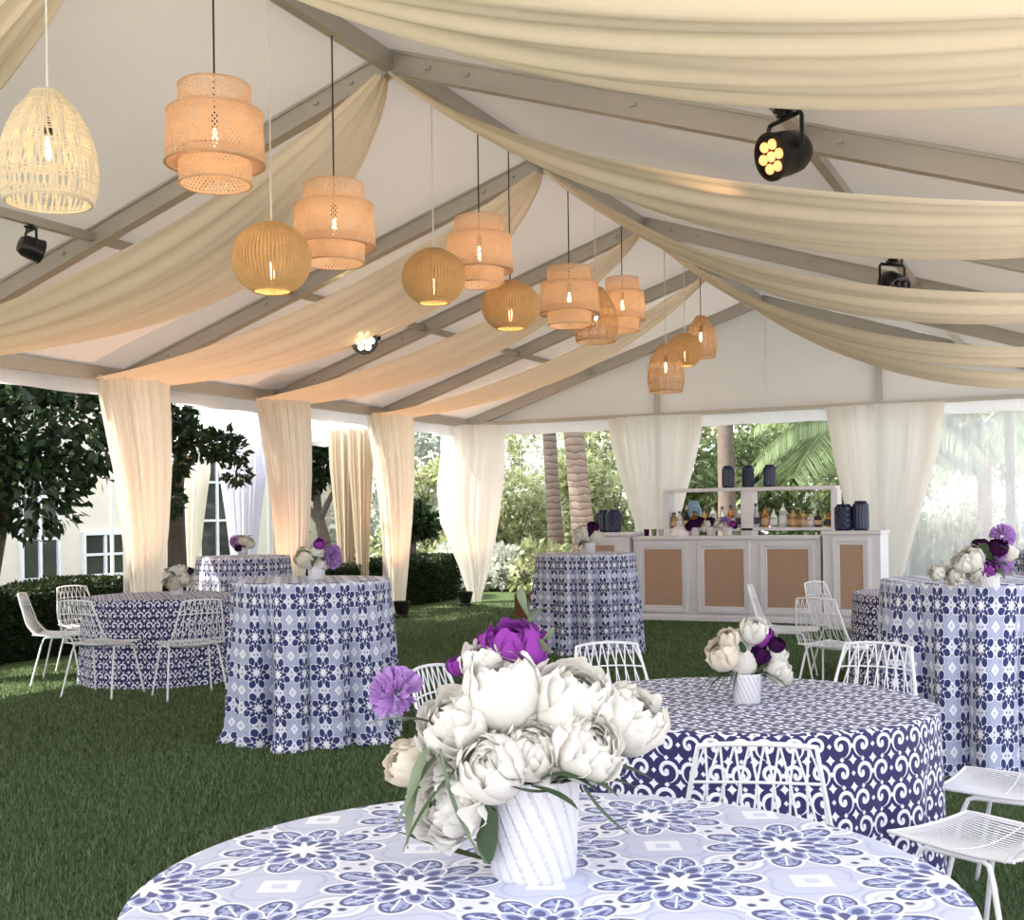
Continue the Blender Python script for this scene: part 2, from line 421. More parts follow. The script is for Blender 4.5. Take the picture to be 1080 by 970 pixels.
# clear side panel right of the bar
def clear_vinyl():
    m, nt, b = newmat('clear_vinyl'); nt.nodes.remove(b); out = nt.nodes['Material Output']
    tr = nt.nodes.new('ShaderNodeBsdfTransparent'); tr.inputs[0].default_value = (.97, .97, .98, 1)
    gl = nt.nodes.new('ShaderNodeBsdfGlossy'); gl.inputs['Roughness'].default_value = .12
    df = nt.nodes.new('ShaderNodeBsdfTranslucent'); df.inputs[0].default_value = (.9, .9, .92, 1)
    bn = nt.nodes.new('ShaderNodeBump'); bn.inputs['Strength'].default_value = .5; bn.inputs['Distance'].default_value = .05
    nt.links.new(noise(nt, 2.2, 2, stretch=(2.5, 1, .6)).k, bn.inputs['Height']); nt.links.new(bn.outputs[0], gl.inputs['Normal'])
    m1 = nt.nodes.new('ShaderNodeMixShader'); m1.inputs[0].default_value = .42
    nt.links.new(tr.outputs[0], m1.inputs[1]); nt.links.new(df.outputs[0], m1.inputs[2])
    m2 = nt.nodes.new('ShaderNodeMixShader'); m2.inputs[0].default_value = .10
    nt.links.new(m1.outputs[0], m2.inputs[1]); nt.links.new(gl.outputs[0], m2.inputs[2])
    nt.links.new(m2.outputs[0], out.inputs[0]); return m
M['clear'] = clear_vinyl()
x0 = POSTX[1]+.05
g = MB(); g.grid([[(x0+(XE-x0)*i/50, YG+.012*math.sin(11*i/5+k*.3), ZE-.2-(ZE-.22)*k/20) for k in range(21)] for i in range(51)])
link('window_1', g.mesh('window_1', M['clear']), None, None, 'structure')
for u in (1063, 1068, 955):
    x = aty(u, 500, YG).x; g = MB(); g.box(x-.03, x+.03, YG-.02, YG+.01, .02, ZE-.2); trim(g, fabric('vinyl_hem', (.8, .8, .82), .5, .35) if 'hem' not in M else M['hem'])

# ------------------------------------------------------------------ swagged drapes and curtains
def swag(y, side, sag, w0, wm, w1, label, seed=0, pex=0., x_end=None, billow=.12, lead=0.):
    rs = random.Random(seed); ns, n_t = 64, 64
    g = MB(); P = []
    xe = XR+side*(HW-.05) if x_end is None else x_end
    ph = [rs.uniform(0, 6.28) for _ in range(6)]
    for i in range(ns+1):
        s = i/ns; x = XR+side*.04+(xe-XR-side*.04)*s
        z = ZR-.11+(ZE-.02-ZR+.06)*s - sag*4*s*(1-s)*(1-.25*(s-.5))
        bell = math.sin(PI*min(1, s*1.0))**.8
        w = w0+(w1-w0)*s+(wm-(w0+w1)/2)*bell
        row = []
        for j in range(n_t+1):
            t = 2*j/n_t-1
            pl = .018*math.sin(17*t+ph[0]+1.2*s)+.012*math.sin(29*t+ph[1]-2*s)+.010*math.sin(9*t+ph[2]+3*s)
            pl *= (.35+.9*bell)
            row.append((x+.01*math.sin(7*t+ph[3]), y-.07+lead*bell+t*w/2, z-billow*bell*(1-t*t)+pl+pex*t*bell))
        P.append(row)
    g.grid(P)
    return tag(g.build('ceiling_drape', M['drape'], None), label, 'drape', 'cream fabric drapes swagged from the ridge')
NORD = {4.945: 'first', 7.795: 'second', 10.645: 'third', 13.495: 'fourth', 16.3: 'fifth'}
AP = {4.945: 'the unseen truss above the picture', 7.795: 'the first ridge joint in view', 10.645: 'the second ridge joint in view', 13.495: 'the third ridge joint in view', 16.3: 'the ridge joint nearest the gable wall'}
for y, wl, sr, wr in ((4.945, 1.5, .36, 1.5), (7.795, 2.0, .46, 2.35), (10.645, 2.3, .52, 2.0), (13.495, 2.1, .60, 2.5), (16.3, 1.9, .56, 2.3)):
    swag(y, -1, .26, .16, wl, 1.0, 'cream drape falling to the hedge side from %s' % AP[y], int(y*10), .10, None, .12, .0 if y < 5 else .72 if y < 11 else .45)
    swag(y, 1, sr, .16, wr, 1.0, 'cream drape falling away from the hedge from %s' % AP[y], int(y*10)+5, .06)

def curtain(x, y, rot, ztop, prof, label, seed=0, mat='curtain', zbot=.02, lean=(0, 0)):
    """gathered curtain around a post; prof = [(height fraction from the floor, half width, half depth)]"""
    rs = random.Random(seed); g = MB(); n = 180; nz = 40; P = []
    ph = [rs.uniform(0, 6.28) for _ in range(5)]
    fr = [p[0] for p in prof]; aw = [p[1] for p in prof]; bw = [p[2] for p in prof]; sh = [p[3] if len(p) > 3 else 0 for p in prof]
    for k in range(n):
        a = 2*PI*k/n; row = []
        for j in range(nz+1):
            t = j/nz; z = zbot+(ztop-zbot)*t
            A = np.interp(t, fr, aw); B = np.interp(t, fr, bw); S = np.interp(t, fr, sh)
            pl = 1+.07*math.sin(21*a+ph[0])+.05*math.sin(34*a+ph[1]+.8*t)+.05*math.sin(13*a+ph[2]-t)
            row.append((A*math.cos(a)*pl+S, B*math.sin(a)*pl, z))
        P.append(row)
    g.grid(P, True); me = g.mesh('curtain', M[mat])
    o = link('curtain', me); o.location = (x, y, 0); o.rotation_euler = (0, 0, rot)
    return tag(o, label, 'curtain', 'cream curtains tied round the tent posts')
side_prof = [(0, .13, .12, .12), (.24, .22, .16, .17), (.45, .31, .20, .20), (.66, .38, .24, .17), (.85, .45, .27, .08), (1, .50, .28)]
LBL = {10.645: 'cream curtain on the post behind the round table with the dark scroll cloth', 13.495: 'cream curtain on the post behind the farthest of the tall tables beside the hedge', 16.3: 'narrow cream curtain on the post next to the corner one, behind the tall tile-cloth table'}
for y, l in LBL.items(): curtain(XL+.1, y, PI/2+.15, ZE-.03, side_prof, l, int(y))
curtain(XL+.1, 7.795, PI/2+.15, ZE-.03, side_prof, 'cream curtain on the post in front of the big dark tree', 3)
curtain(XL+.18, YG-.18, .5, ZE-.04, [(0, .09, .08), (.05, .12, .1), (.2, .25, .18), (.45, .46, .26, -.08), (.65, .53, .28, -.06), (.85, .52, .28), (1, .52, .28)], 'cream curtain in the far corner of the tent with an uplight at its foot', 9, 'curtain_sheer')
curtain(POSTX[0], YG-.1, 0, ZE-.03, [(0, .10, .1), (.2, .22, .15), (.45, .34, .18), (.7, .56, .2), (.9, .70, .22), (1, .70, .22)], 'cream curtain on the gable post behind the bar end with the single dark lantern', 12, 'curtain_sheer')
curtain(POSTX[1]+.02, YG-.1, 0, ZE-.03, [(0, .18, .12), (.25, .34, .16, .02), (.5, .52, .18, .03), (.75, .70, .2, .06), (1, .80, .22, .06)], 'cream curtain on the gable post beside the clear panel', 15, 'curtain_sheer')

# ------------------------------------------------------------------ table cloths
def round_cloth(name, R, H, mat, label, loc, cell, flare=.10, amp=.06, seed=0, folds=(9, 14, 23), pool=0., rz=0., group=None, gather=1.2):
    rs = random.Random(seed); n = 360; vs = []; uv = []
    ph = [rs.uniform(0, 6.28) for _ in range(6)]
    def fold(a):
        v = 0
        for f, w, p, p2 in zip(folds, (.65, .3, .2), ph, ph[3:]):
            g_ = f*a+p+.45*math.sin(3*a+p2)+.3*math.sin(2*a+p)
            v += w*(2.1*abs(math.cos(g_/2))**.6-1.5) if f % 2 == 0 else w*math.cos(g_)
        return v
    L_ = [0.]; q_ = None                                          # length of cloth round the folds, measured at mid height
    for k in range(n+1):
        a = 2*PI*k/n; r = R+.006+flare*.5+amp*.82*(fold(a)-.15); p_ = (r*math.cos(a), r*math.sin(a))
        if q_: L_.append(L_[-1]+math.hypot(p_[0]-q_[0], p_[1]-q_[1]))
        q_ = p_
    circ = max(1, round(L_[-1]*gather/cell))*cell; L_ = [x*circ/L_[-1] for x in L_]
    rings = [('t', R*q) for q in (.0001, .2, .4, .6, .8, .93, .985)] + [('e', 0)] + [('d', k/26) for k in range(1, 27)]
    for kind, q in rings:
        for k in range(n+1):
            a = 2*PI*k/n
            F = fold(a)
            if kind == 't': r, z = q, H
            elif kind == 'e': r, z = R+.004, H-.006
            else:
                z = H-.006-(H-.012)*q
                r = R+.006+flare*q**1.2+amp*min(1, (q*2.2))**.9*(.55+.45*q)*(F-.15)
                if pool and q > .86: r += pool*((q-.86)/.14)**2*(.6+.6*math.cos(5*a+ph[1])); 
            vs.append((r*math.cos(a), r*math.sin(a), z))
            uv.append((r*math.cos(a), r*math.sin(a)) if kind == 't' else (L_[k]+(.08*math.sin(2*a+ph[2])+.04*math.sin(5*a+ph[4]))*(0 if kind == 'e' else q), H-z if kind == 'd' else 0))
    fs = []; L = n+1; topn = 7
    for i in range(len(rings)-1):
        for k in range(n): fs.append((i*L+k, i*L+k+1, (i+1)*L+k+1, (i+1)*L+k))
    fs = [f[::-1] for f in fs]
    me = bpy.data.meshes.new(name); me.from_pydata(vs, [], fs); ul = me.uv_layers.new(name='UVMap')
    dat = np.zeros((len(me.loops), 2)); li = 0
    for f in fs:
        top = max(f)//L <= 7
        for i in f:
            ring = i//L
            if top and ring == 7: p = vs[i]; dat[li] = (p[0], p[1])
            else: dat[li] = uv[i]
            li += 1
    ul.data.foreach_set('uv', dat.ravel()); me.materials.append(mat)
    me.polygons.foreach_set('use_smooth', [True]*len(me.polygons))
    o = link(name, me); o.location = loc; o.rotation_euler = (0, 0, rz)
    return tag(o, label, 'tablecloth', group)
HT, HD = 1.09, .77
M['tile_big'] = tile_cloth('tile_cloth_large', .37, .55, (.045, .055, .18), (.52, .54, .67), big=True)
M['tile'] = tile_cloth('tile_cloth', .235)
M['scroll'] = scroll_cloth('scroll_cloth', .092)
fg_c = Vector((-.97, 2.165, 0)); t2_c = ud(786, 4.72); t2_c.z = 0
ld_c = ud(170, 11.55); rd_c = ud(992, 10.5)
nl_c = ud(331, 8.40); mid_c = ud(619, 13.55); rt_c = ud(1034, 7.28); bl_c = ud(258, 14.2); fr_c = ud(1117, 12.6)
TG, DG = 'tall cocktail tables under blue tile cloths', 'round dining tables under navy scroll cloths'
round_cloth('tablecloth', .80, .78, M['tile_big'], 'blue and white tile cloth on the large round table nearest the camera', fg_c, .37, .02, .03, 1, rz=.2, gather=1.05)
round_cloth('tablecloth', .725, HD, M['scroll'], 'navy and white scroll cloth on the round table with the single-purple-bloom rose bouquet', t2_c, .092, .0, .03, 2, (14, 13, 22), group=DG, gather=1.05)
round_cloth('tablecloth', .70, .80, M['scroll'], 'navy scroll cloth on the round table in front of the hedge', ld_c, .092, .05, .04, 3, (14, 13, 22), group=DG, gather=1.05)
round_cloth('tablecloth', .72, .80, M['scroll'], 'dark scroll cloth on the round table half hidden behind the tall table', rd_c, .092, .05, .04, 4, (14, 13, 22), group=DG, gather=1.05)
round_cloth('tablecloth', .54, HT, M['tile'], 'blue tile cloth on the tall table beside the open lawn, puddling on the grass', nl_c, .235,   .03, .125, 5, (12, 7, 19), .05, 2.2, group=TG)
round_cloth('tablecloth', .56, HT, M['tile'], 'blue tile cloth on the tall table in front of the bar', mid_c, .235, .05, .135, 6, (14, 9, 19), .06, 1.0, group=TG)
round_cloth('tablecloth', .56, HT, M['tile'], 'blue tile cloth on the tall table with the purple flowers by the picture edge', rt_c, .235, .07, .115, 7, (12, 7, 19), .03, .4, group=TG)
round_cloth('tablecloth', .54, HT, M['tile'], 'blue tile cloth on the tall table beside the hedge posts', bl_c, .235, .05, .115, 8, (14, 7, 19), .03, 1.4, group=TG)
round_cloth('tablecloth', .54, HT, M['tile'], 'blue tile cloth just showing behind the purple flowers', fr_c, .235, .05, .115, 9, (12, 7, 19), .03, 1.9, group=TG)

# ------------------------------------------------------------------ wire chairs
def make_chair():
    """origin on the ground under the seat; faces +Y (the back at -Y)"""
    root = empty('wire_chair', (0, 0, 0))
    WB, WT, WF = .235, .165, .225                                 # half widths: seat back, top of back, seat front
    SZ = .455
    def seat(s, t):                                               # t 0 back .. 1 front
        w = WB+(WF-WB)*t; y = -.20+.46*t
        return Vector((s*w*(1-.06*t*t), y, SZ-.028*math.sin(PI*min(1, t*1.1))*(1-s*s*.8)+.012*s*s+.03*max(0, .25-t)))
    def back(s, t):                                               # t 0 at the seat .. 1 at the top
        w = WB+(WT-WB)*t
        y = -.20-.055*math.sin(min(1, t*3)*PI/2)-.105*t+.035*s*s*(1-.3*t)
        return Vector((s*w, y, SZ+.012+.385*t-.012*s*s*t+.0*s))
    g = MB()
    rim = [seat(-1, i/12) for i in range(13)]+[seat(-1+2*i/12, 1) for i in range(1, 12)]+[seat(1, 1-i/12) for i in range(13)]
    g.tube(rim, .0065, 6)
    for k in range(1, 25):
        s = -1+2*k/25; g.tube([seat(s, i/9) for i in range(10)], .0032, 4)
    for t in (.08, .55): g.tube([seat(-1+2*i/12, t) for i in range(13)], .0028, 4)
    g.build('seat', M['chair'], root)
    g = MB()
    rim = [back(-1, i/10) for i in range(11)]+[back(-1+2*i/12, 1) for i in range(1, 12)]+[back(1, 1-i/10) for i in range(11)]
    g.tube(rim, .0075, 6)
    for t in (0., .70): g.tube([back(-1+2*i/16, t) for i in range(17)], .0046, 5)
    n = 8
    for k in range(n):                                            # top row of triangles
        a, c = -1+2*k/n, -1+2*(k+1)/n
        g.tube([back(a, .70), back((a+c)/2, 1)], .0036, 4); g.tube([back((a+c)/2, 1), back(c, .70)], .0036, 4)
    for k in range(n):                                            # long crossing diagonals below
        a, c = -1+2*k/n, -1+2*(k+1)/n; m_ = (a+c)/2
        g.tube([back(a+(m_-a)*i/6, .70*(1-i/6)) for i in range(7)], .0034, 4)
        g.tube([back(c-(c-m_)*i/6, .70*(1-i/6)) for i in range(7)], .0034, 4)
    g.tube([back(-1+2*i/16, .12) for i in range(17)], .0034, 4)
    g.build('backrest', M['chair'], root)
    for sx in (-1, 1):
        for sy, y0, y1 in ((-1, -.10, -.215), (1, .14, .235)):
            g = MB(); xt, xb = sx*.205, sx*.262
            g.tube([(sx*.205, .02, SZ-.012), (xt, y0-.02*sy, SZ-.012), (xt+sx*.003, y0, SZ-.02), (xt+sx*.012, y0+.02*sy, SZ-.07), (xb, y1, .004)], .0088, 8)
            g.build('leg', M['chair'], root)
    return root
proto_chair = make_chair(); first = [True]
def chair(pos, rz, label):
    o = proto_chair if first[0] else copy_tree(proto_chair); first[0] = False
    o.location = pos; o.rotation_euler = (0, 0, rz)
    return tag(o, label, 'chair', 'white wire chairs round the dining tables')
def facing(p, c): return math.atan2(c.y-p.y, c.x-p.x)-PI/2
def around(c, ang, dist):                                         # ang measured from the direction away from the camera, clockwise
    d = Vector((CD[0], CD[1], 0))*math.cos(ang)+Vector((CR[0], CR[1], 0))*math.sin(ang)
    return c+d*dist
def place_chair(u, dep, target, label, twist=0.):
    p = ud(u, dep); chair(p, facing(p, target)+twist, label)
place_chair(64, 11.4, ld_c, 'white wire chair seen side-on at the end of the hedge-side table')
place_chair(108, 10.5, ld_c, 'white wire chair with its back turned, nearest the hedge corner of the scroll-cloth table', -.15)
place_chair(201, 10.35, ld_c, 'white wire chair pushed in square in front of the hedge-side scroll-cloth table', .1)
place_chair(96, 12.3, ld_c, 'white wire chair behind the turned chair, against the hedge')
place_chair(206, 12.6, ld_c, 'white wire chair behind the small white bouquet on the hedge-side table')
place_chair(832, 10.9, rd_c, 'white wire chair seen side-on in front of the bar')
place_chair(884, 9.5, rd_c, 'white wire chair with lattice back in front of the bar end, its back turned', .1)
place_chair(893, 11.2, rd_c, 'white wire chair partly hidden behind another before the bar end')
place_chair(903, 5.72, t2_c, 'white wire chair between the scroll table and the tall table with purple flowers')
place_chair(668, 5.85, t2_c, 'white wire chair behind the scroll table, lattice top just above the big bouquet')
place_chair(528, 5.15, t2_c, 'white wire chair half hidden by the lilac peony of the big bouquet')
place_chair(797, 3.76, t2_c, 'white wire chair between the two nearest tables, its lattice back towards the camera')
place_chair(1079, 4.55, t2_c, 'white wire chair at the picture edge with only its seat tip in view, farther one', -.45)
place_chair(1056, 3.82, t2_c, 'white wire chair at the picture edge showing seat and legs, nearer one')

# ------------------------------------------------------------------ flowers
def petal_flower(R, seed, layers, openness, ruffle=.05, flat=1.0):
    rs = random.Random(seed); g = MB()
    for li in range(layers):
        f = (li+1)/layers; n = 3+li//2; r = R*(.44+.56*f)
        top = math.radians(6+(22+62*openness)*f**1.4)                # polar angle of the rim
        for k in range(n):
            a0 = 2*PI*k/n+li*1.3+rs.uniform(-.25, .25); span = (.88 if li else 1.6)*2*PI/n*.85
            tp = top*rs.uniform(.8, 1.15); rr = r*rs.uniform(.93, 1.06); P = []; p1, p2 = rs.uniform(0, 6), rs.uniform(0, 6)
            for i in range(9):
                u_ = i/8*2-1; row = []
                for j in range(8):
                    v_ = j/7; pol = PI*.93+(tp-PI*.93)*v_
                    hw = span*(math.sin(PI*min(1, .12+v_*.70))**.6)*(1-.25*v_*v_)
                    pol2 = pol+.16*u_*u_*v_*2.2+ruffle*2.4*math.sin(3.5*u_+p1)*v_**3
                    q = rr*(1+.22*openness*v_**5*f+.05*v_**6+ruffle*.9*math.sin(5*u_+p2)*v_**2-.03*u_*u_)
                    a = a0+u_*hw/max(.5, math.sin(max(.3, min(2.6, pol2))))
                    row.append((q*math.sin(pol2)*math.cos(a), q*math.sin(pol2)*math.sin(a), q*math.cos(pol2)*flat))
                P.append(row)
            g.grid(P)
    g.lathe([(R*.42*math.sin(PI*i/10)+.001, -R*.42*math.cos(PI*i/10)) for i in range(11)], 16)
    return g
def carnation(R, seed):
    rs = random.Random(seed); g = MB()
    for k in range(110):
        z = rs.uniform(-.35, 1); a0 = rs.uniform(0, 2*PI); pol = math.acos(z); w = rs.uniform(.10, .17); p1 = rs.uniform(0, 6)
        d = Vector((math.sin(pol)*math.cos(a0), math.sin(pol)*math.sin(a0), z)); t1 = d.orthogonal().normalized(); t1 = (Matrix.Rotation(rs.uniform(0, 6.28), 3, d) @ t1); t2 = d.cross(t1)
        P = []
        for i in range(6):
            u_ = i/5*2-1
            P.append([tuple((d*(.25+.75*v)+t1*u_*w*(.3+.7*v)+t2*(.10*math.sin(4*u_+p1)*v+.12*v*v))*R) for v in (0, .4, .75, 1)])
        g.grid(P)
    return g
M['petal_w'] = fabric('white_petal', (.84, .82, .77), .35, 0, .03, (1, 1, 1), 30)
M['petal_c'] = fabric('cream_petal', (.84, .78, .67), .35, 0, .04, (1, 1, 1), 30)
M['petal_p'] = fabric('purple_petal', (.30, .06, .37), .25, 0, .25, (1, 1, 1), 20)
M['petal_l'] = fabric('lilac_petal', (.55, .33, .68), .3, 0, .2, (1, 1, 1), 25)
M['petal_d'] = fabric('burgundy_petal', (.05, .012, .06), .2, 0, .2, (1, 1, 1), 25)
M['leaf'] = leafmat('bouquet_leaf', (.030, .065, .022), (.10, .15, .07), .2)
M['leaf_pale'] = leafmat('bouquet_leaf_pale', (.12, .17, .09), (.25, .30, .20), .25)
FL = {}
def flower_mesh(kind, seed):
    key = (kind, seed % 4)
    if key not in FL:
        mat = {'w': 'petal_w', 'c': 'petal_c', 'o': 'petal_w', 'p': 'petal_p', 'l': 'petal_l', 'd': 'petal_d', 'b': 'petal_w'}[kind]
        if kind in 'l': g = carnation(1, seed)
        elif kind == 'o': g = petal_flower(1, seed, 9, .80, .09, .92)
        elif kind == 'b': g = petal_flower(1, seed, 7, .16, .035, 1.0)
        else: g = petal_flower(1, seed, 9, .42, .045, 1.0)
        FL[key] = g.mesh('blossom', M[mat])
    return FL[key]
def leaf_strip(g, pts, w, fold=.3):
    P = [Vector(p) for p in pts]; n = len(P); rows = []
    for i in range(n):
        t = (P[min(i+1, n-1)]-P[max(i-1, 0)]).normalized(); sd = t.cross(Vector((0, 0, 1)))
        if sd.length < .2: sd = t.cross(Vector((0, 1, 0)))
        sd.normalize(); up = sd.cross(t); q = i/(n-1); ww = w*max(.04, math.sin(PI*min(1, .08+.92*q)))**.7
        rows.append([P[i]-sd*ww+up*ww*fold, P[i], P[i]+sd*ww+up*ww*fold])
    g.grid([[tuple(p) for p in r] for r in rows])
def bez(p0, p1, p2, n=9):
    p0, p1, p2 = Vector(p0), Vector(p1), Vector(p2)
    return [p0*(1-t)**2+p1*2*t*(1-t)+p2*t*t for t in [i/(n-1) for i in range(n)]]
def vase_mesh(r, h):
    prof = [(.001, .0), (r*.86, 0), (r*.90, h*.03), (r*.93, h*.3), (r*.97, h*.7), (r, h*.97), (r*.985, h), (r*.93, h), (r*.90, h*.9), (r*.5, h*.86), (.001, h*.86)]
    g = MB(); full = []
    for (r0, z0), (r1, z1) in zip(prof[:-1], prof[1:]):
        k = 10 if h*.03 <= z0 < h*.9 and z1 > z0 else 1
        full += [(r0+(r1-r0)*i/k, z0+(z1-z0)*i/k) for i in range(k)]
    full.append(prof[-1]); g.lathe(full, 48); return g
def vase_mat():
    m, nt, b = newmat('embossed_ceramic'); tc = nt.nodes.new('ShaderNodeTexCoord'); s = nt.nodes.new('ShaderNodeSeparateXYZ')
    nt.links.new(tc.outputs['Generated'], s.inputs[0]); x, y, z = (X(nt, s.outputs[i]) for i in range(3))
    th = (y-.5).op('ARCTAN2', x-.5)
    st = (th*(20/(2*PI))+z*3.0).fr()-.5; al = (th*(22/(2*PI))-z*12).fr()-.5
    dots = (st*st*6+al*al).sq().lt(.36, .3); lines = st.ab().lt(.08, .1)
    h = dots*.6+lines*.5
    bn = nt.nodes.new('ShaderNodeBump'); bn.inputs['Strength'].default_value = .8; bn.inputs['Distance'].default_value = .004
    nt.links.new(h.k, bn.inputs['Height']); nt.links.new(bn.outputs[0], b.inputs['Normal'])
    b.inputs['Base Color'].default_value = (.66, .655, .69, 1); b.inputs['Roughness'].default_value = .6; return m
M['vase'] = vase_mat()
VM = {}
def arrangement(base, r, h, blooms, leaves, label, group=None, stems=True):
    """blooms: (across, up, toward-away, radius, kind); across = along the camera's right at the vase, metres from the vase's foot"""
    root = empty('flower_arrangement', base, YAW, label, 'flowers', group)
    vm = vase_mesh(r, h).mesh('vase', M['vase']); link('vase', vm, None, root)
    C = Vector((0, 0, h*.75))
    for i, (x, z, y, R, kind) in enumerate(blooms):
        nm = {'w': 'white_rose', 'c': 'cream_rose', 'o': 'white_peony', 'b': 'white_peony_bud', 'p': 'purple_peony', 'l': 'lilac_carnation', 'd': 'dark_anemone'}[kind]
        o = link(nm, flower_mesh(kind, i*3+int(abs(x)*100)), None, root)
        p = Vector((x, y, z)); d = (p-C); d = (d.normalized()+Vector((0, -.55, .25))).normalized()
        o.location = p; o.scale = (R, R, R); o.rotation_euler = (Matrix.Rotation(0, 3, 'Z') @ d.to_track_quat('Z', 'Y').to_matrix() @ Matrix.Rotation(i*1.7, 3, 'Z')).to_euler()
        if stems:
            g = MB(); q = p-d*R*.85; g.tube(bez((0, 0, h*.7), (x*.4, y*.4, h*.95), q, 5), .004 if R > .05 else .003, 5)
            g.build('stem', M['leaf'], root)
    for pts, w, mt in leaves:
        g = MB(); leaf_strip(g, pts, w); g.build('leaf', M[mt], root)
    return root
# big bouquet on the nearest table: pixel sizes over the vase's distance
fb = gz(563, 921, .78); fdep = (fb.x*CD[0]+fb.y*CD[1]); S_ = fdep/FPX; fb.z = .78
def fp(u, v): return ((u-563)*S_, (925-v)*S_)
BL = []
for u, v, y, rpx, k in ((533, 733, .00, 39, 'b'), (514, 706, .05, 24, 'w'), (607, 745, .0, 40, 'w'), (667, 768, .02, 35, 'w'), (618, 786, -.08, 32, 'w'), (560, 788, -.07, 30, 'o'),
                         (522, 803, -.10, 32, 'b'), (480, 764, -.02, 36, 'o'), (478, 842, -.07, 36, 'o'), (432, 808, .0, 22, 'c'), (545, 695, .08, 32, 'p'), (484, 709, .06, 10, 'p'), (420, 736, .03, 27, 'l')):
    x, z = fp(u, v); BL.append((x, z, y, rpx*S_*1.12, k))
LV = []
def lf(pp, y0, y1, w, m='leaf'):
    a = [Vector((*fp(*pp[0]), 0)), Vector((*fp(*pp[1]), 0)), Vector((*fp(*pp[2]), 0))]
    LV.append((bez((a[0].x, y0, a[0].y), (a[1].x, (y0+y1)/2, a[1].y), (a[2].x, y1, a[2].y)), w, m))
lf(((500, 785), (455, 745), (386, 760)), -.02, -.06, .010, 'leaf_pale'); lf(((475, 790), (455, 740), (420, 762)), -.02, -.08, .012, 'leaf')
lf(((470, 770), (440, 790), (436, 880)), -.06, -.12, .016, 'leaf_pale'); lf(((480, 780), (450, 800), (424, 860)), -.06, -.13, .011, 'leaf_pale')
lf(((490, 800), (455, 830), (432, 880)), -.10, -.14, .010, 'leaf'); lf(((470, 780), (480, 850), (517, 890)), -.12, -.17, .007, 'leaf_pale')
lf(((505, 822), (480, 805), (462, 780)), -.10, -.12, .011, 'leaf'); lf(((515, 905), (480, 900), (420, 876)), -.04, -.02, .018, 'leaf')
lf(((516, 900), (512, 870), (520, 830)), -.08, -.06, .022, 'leaf'); lf(((590, 822), (635, 812), (672, 830)), -.08, -.06, .018, 'leaf')
lf(((560, 818), (590, 825), (606, 838)), -.13, -.16, .016, 'leaf'); lf(((600, 815), (640, 800), (660, 822)), -.06, -.02, .020, 'leaf')
lf(((615, 825), (625, 850), (660, 872)), -.08, -.10, .012, 'leaf'); lf(((520, 785), (530, 815), (553, 808)), -.16, -.15, .008, 'leaf')
lf(((568, 760), (565, 690), (562, 640)), .09, .09, .004, 'leaf_pale'); lf(((564, 692), (585, 690), (588, 668)), .09, .06, .016, 'leaf_pale')
lf(((563, 665), (570, 645), (590, 650)), .09, .05, .014, 'leaf_pale'); lf(((562, 660), (550, 640), (555, 622)), .09, .07, .011, 'leaf_pale')
lf(((565, 700), (580, 705), (574, 680)), .08, .04, .018, 'leaf_pale'); lf(((620, 800), (640, 815), (665, 815)), -.02, .0, .016, 'leaf')
lf(((585, 815), (615, 805), (648, 830)), -.11, -.13, .024, 'leaf'); lf(((595, 812), (650, 800), (690, 826)), -.04, -.03, .020, 'leaf')
lf(((570, 812), (600, 800), (625, 822)), -.12, -.15, .018, 'leaf'); lf(((540, 815), (560, 826), (585, 820)), -.15, -.15, .012, 'leaf'); lf(((520, 830), (510, 860), (518, 900)), -.11, -.10, .014, 'leaf')
arrangement(fb, .5*100*S_, 104*S_, BL, LV, 'large white peony bouquet with lilac and purple blooms in an embossed white pot')

def small_arr(u, v, Z, wpx, hpx, blooms, label, leafset, seed=0):
    b = gz(u, v, Z); b.z = Z+.001; dep = b.x*CD[0]+b.y*CD[1]; S = dep/FPX
    rs = random.Random(seed)
    bl = [((bu-u)*S, (v-bv)*S, rs.uniform(-.04, .04), rp*S*1.22, k) for bu, bv, rp, k in blooms]
    lv = []
    for k in range(leafset):
        a = rs.uniform(0, 2*PI); l = rs.uniform(.8, 1.5)*wpx*S; z0 = hpx*S
        e = (math.cos(a)*l, math.sin(a)*l*.8, z0+rs.uniform(-.6, 1.1)*wpx*S)
        lv.append((bez((0, 0, z0*.85), (e[0]*.5, e[1]*.5, max(e[2], z0)+.3*wpx*S), e, 7), .21*wpx*S, 'leaf'))
    arrangement(b, wpx*S/2, hpx*S, bl, lv, label, 'small bouquets in white pots', wpx*S > .1)
    return b, S
b2, S2 = small_arr(788, 741, HD, 31, 31, [(761, 690, 14, 'c'), (783, 698, 16, 'w'), (775, 678, 12, 'w'), (795, 665, 12, 'w'), (803, 671, 10, 'p'), (803, 690, 9, 'd'), (820, 690, 10, 'w'), (824, 708, 13, 'o'), (818, 680, 7, 'd'), (768, 672, 9, 'c'), (790, 682, 9, 'w')],
          'white rose bouquet with one purple bloom on the scroll-cloth table', 10, 1)
# grassy strands trailing over the cloth beside it
root = [o for o in bpy.data.objects if o.get('label', '').startswith('white rose bouquet')][0]
for k in range(9):
    g = MB(); x = -.05-.022*k; leaf_strip(g, bez((-.04, -.02, .12), (x*.7, -.03, .17-.004*k), (x-.02, -.05+.01*(k % 3), .012), 9), .004); g.build('leaf', M['leaf'], root)
small_arr(186, 627, .80, 15, 17, [(180, 606, 7, 'w'), (189, 604, 7, 'w'), (185, 614, 7, 'c'), (197, 610, 7, 'o'), (176, 612, 5, 'w'), (199, 604, 4, 'd')], 'small white bouquet on the hedge-side scroll-cloth table', 8, 2)
small_arr(334, 611, HT, 19, 23, [(322, 588, 9, 'c'), (333, 583, 8, 'w'), (340, 592, 8, 'w'), (350, 590, 9, 'l'), (352, 583, 7, 'l'), (338, 574, 5, 'p'), (328, 592, 7, 'w')], 'white and lilac bouquet on the tall table beside the open lawn', 6, 3)
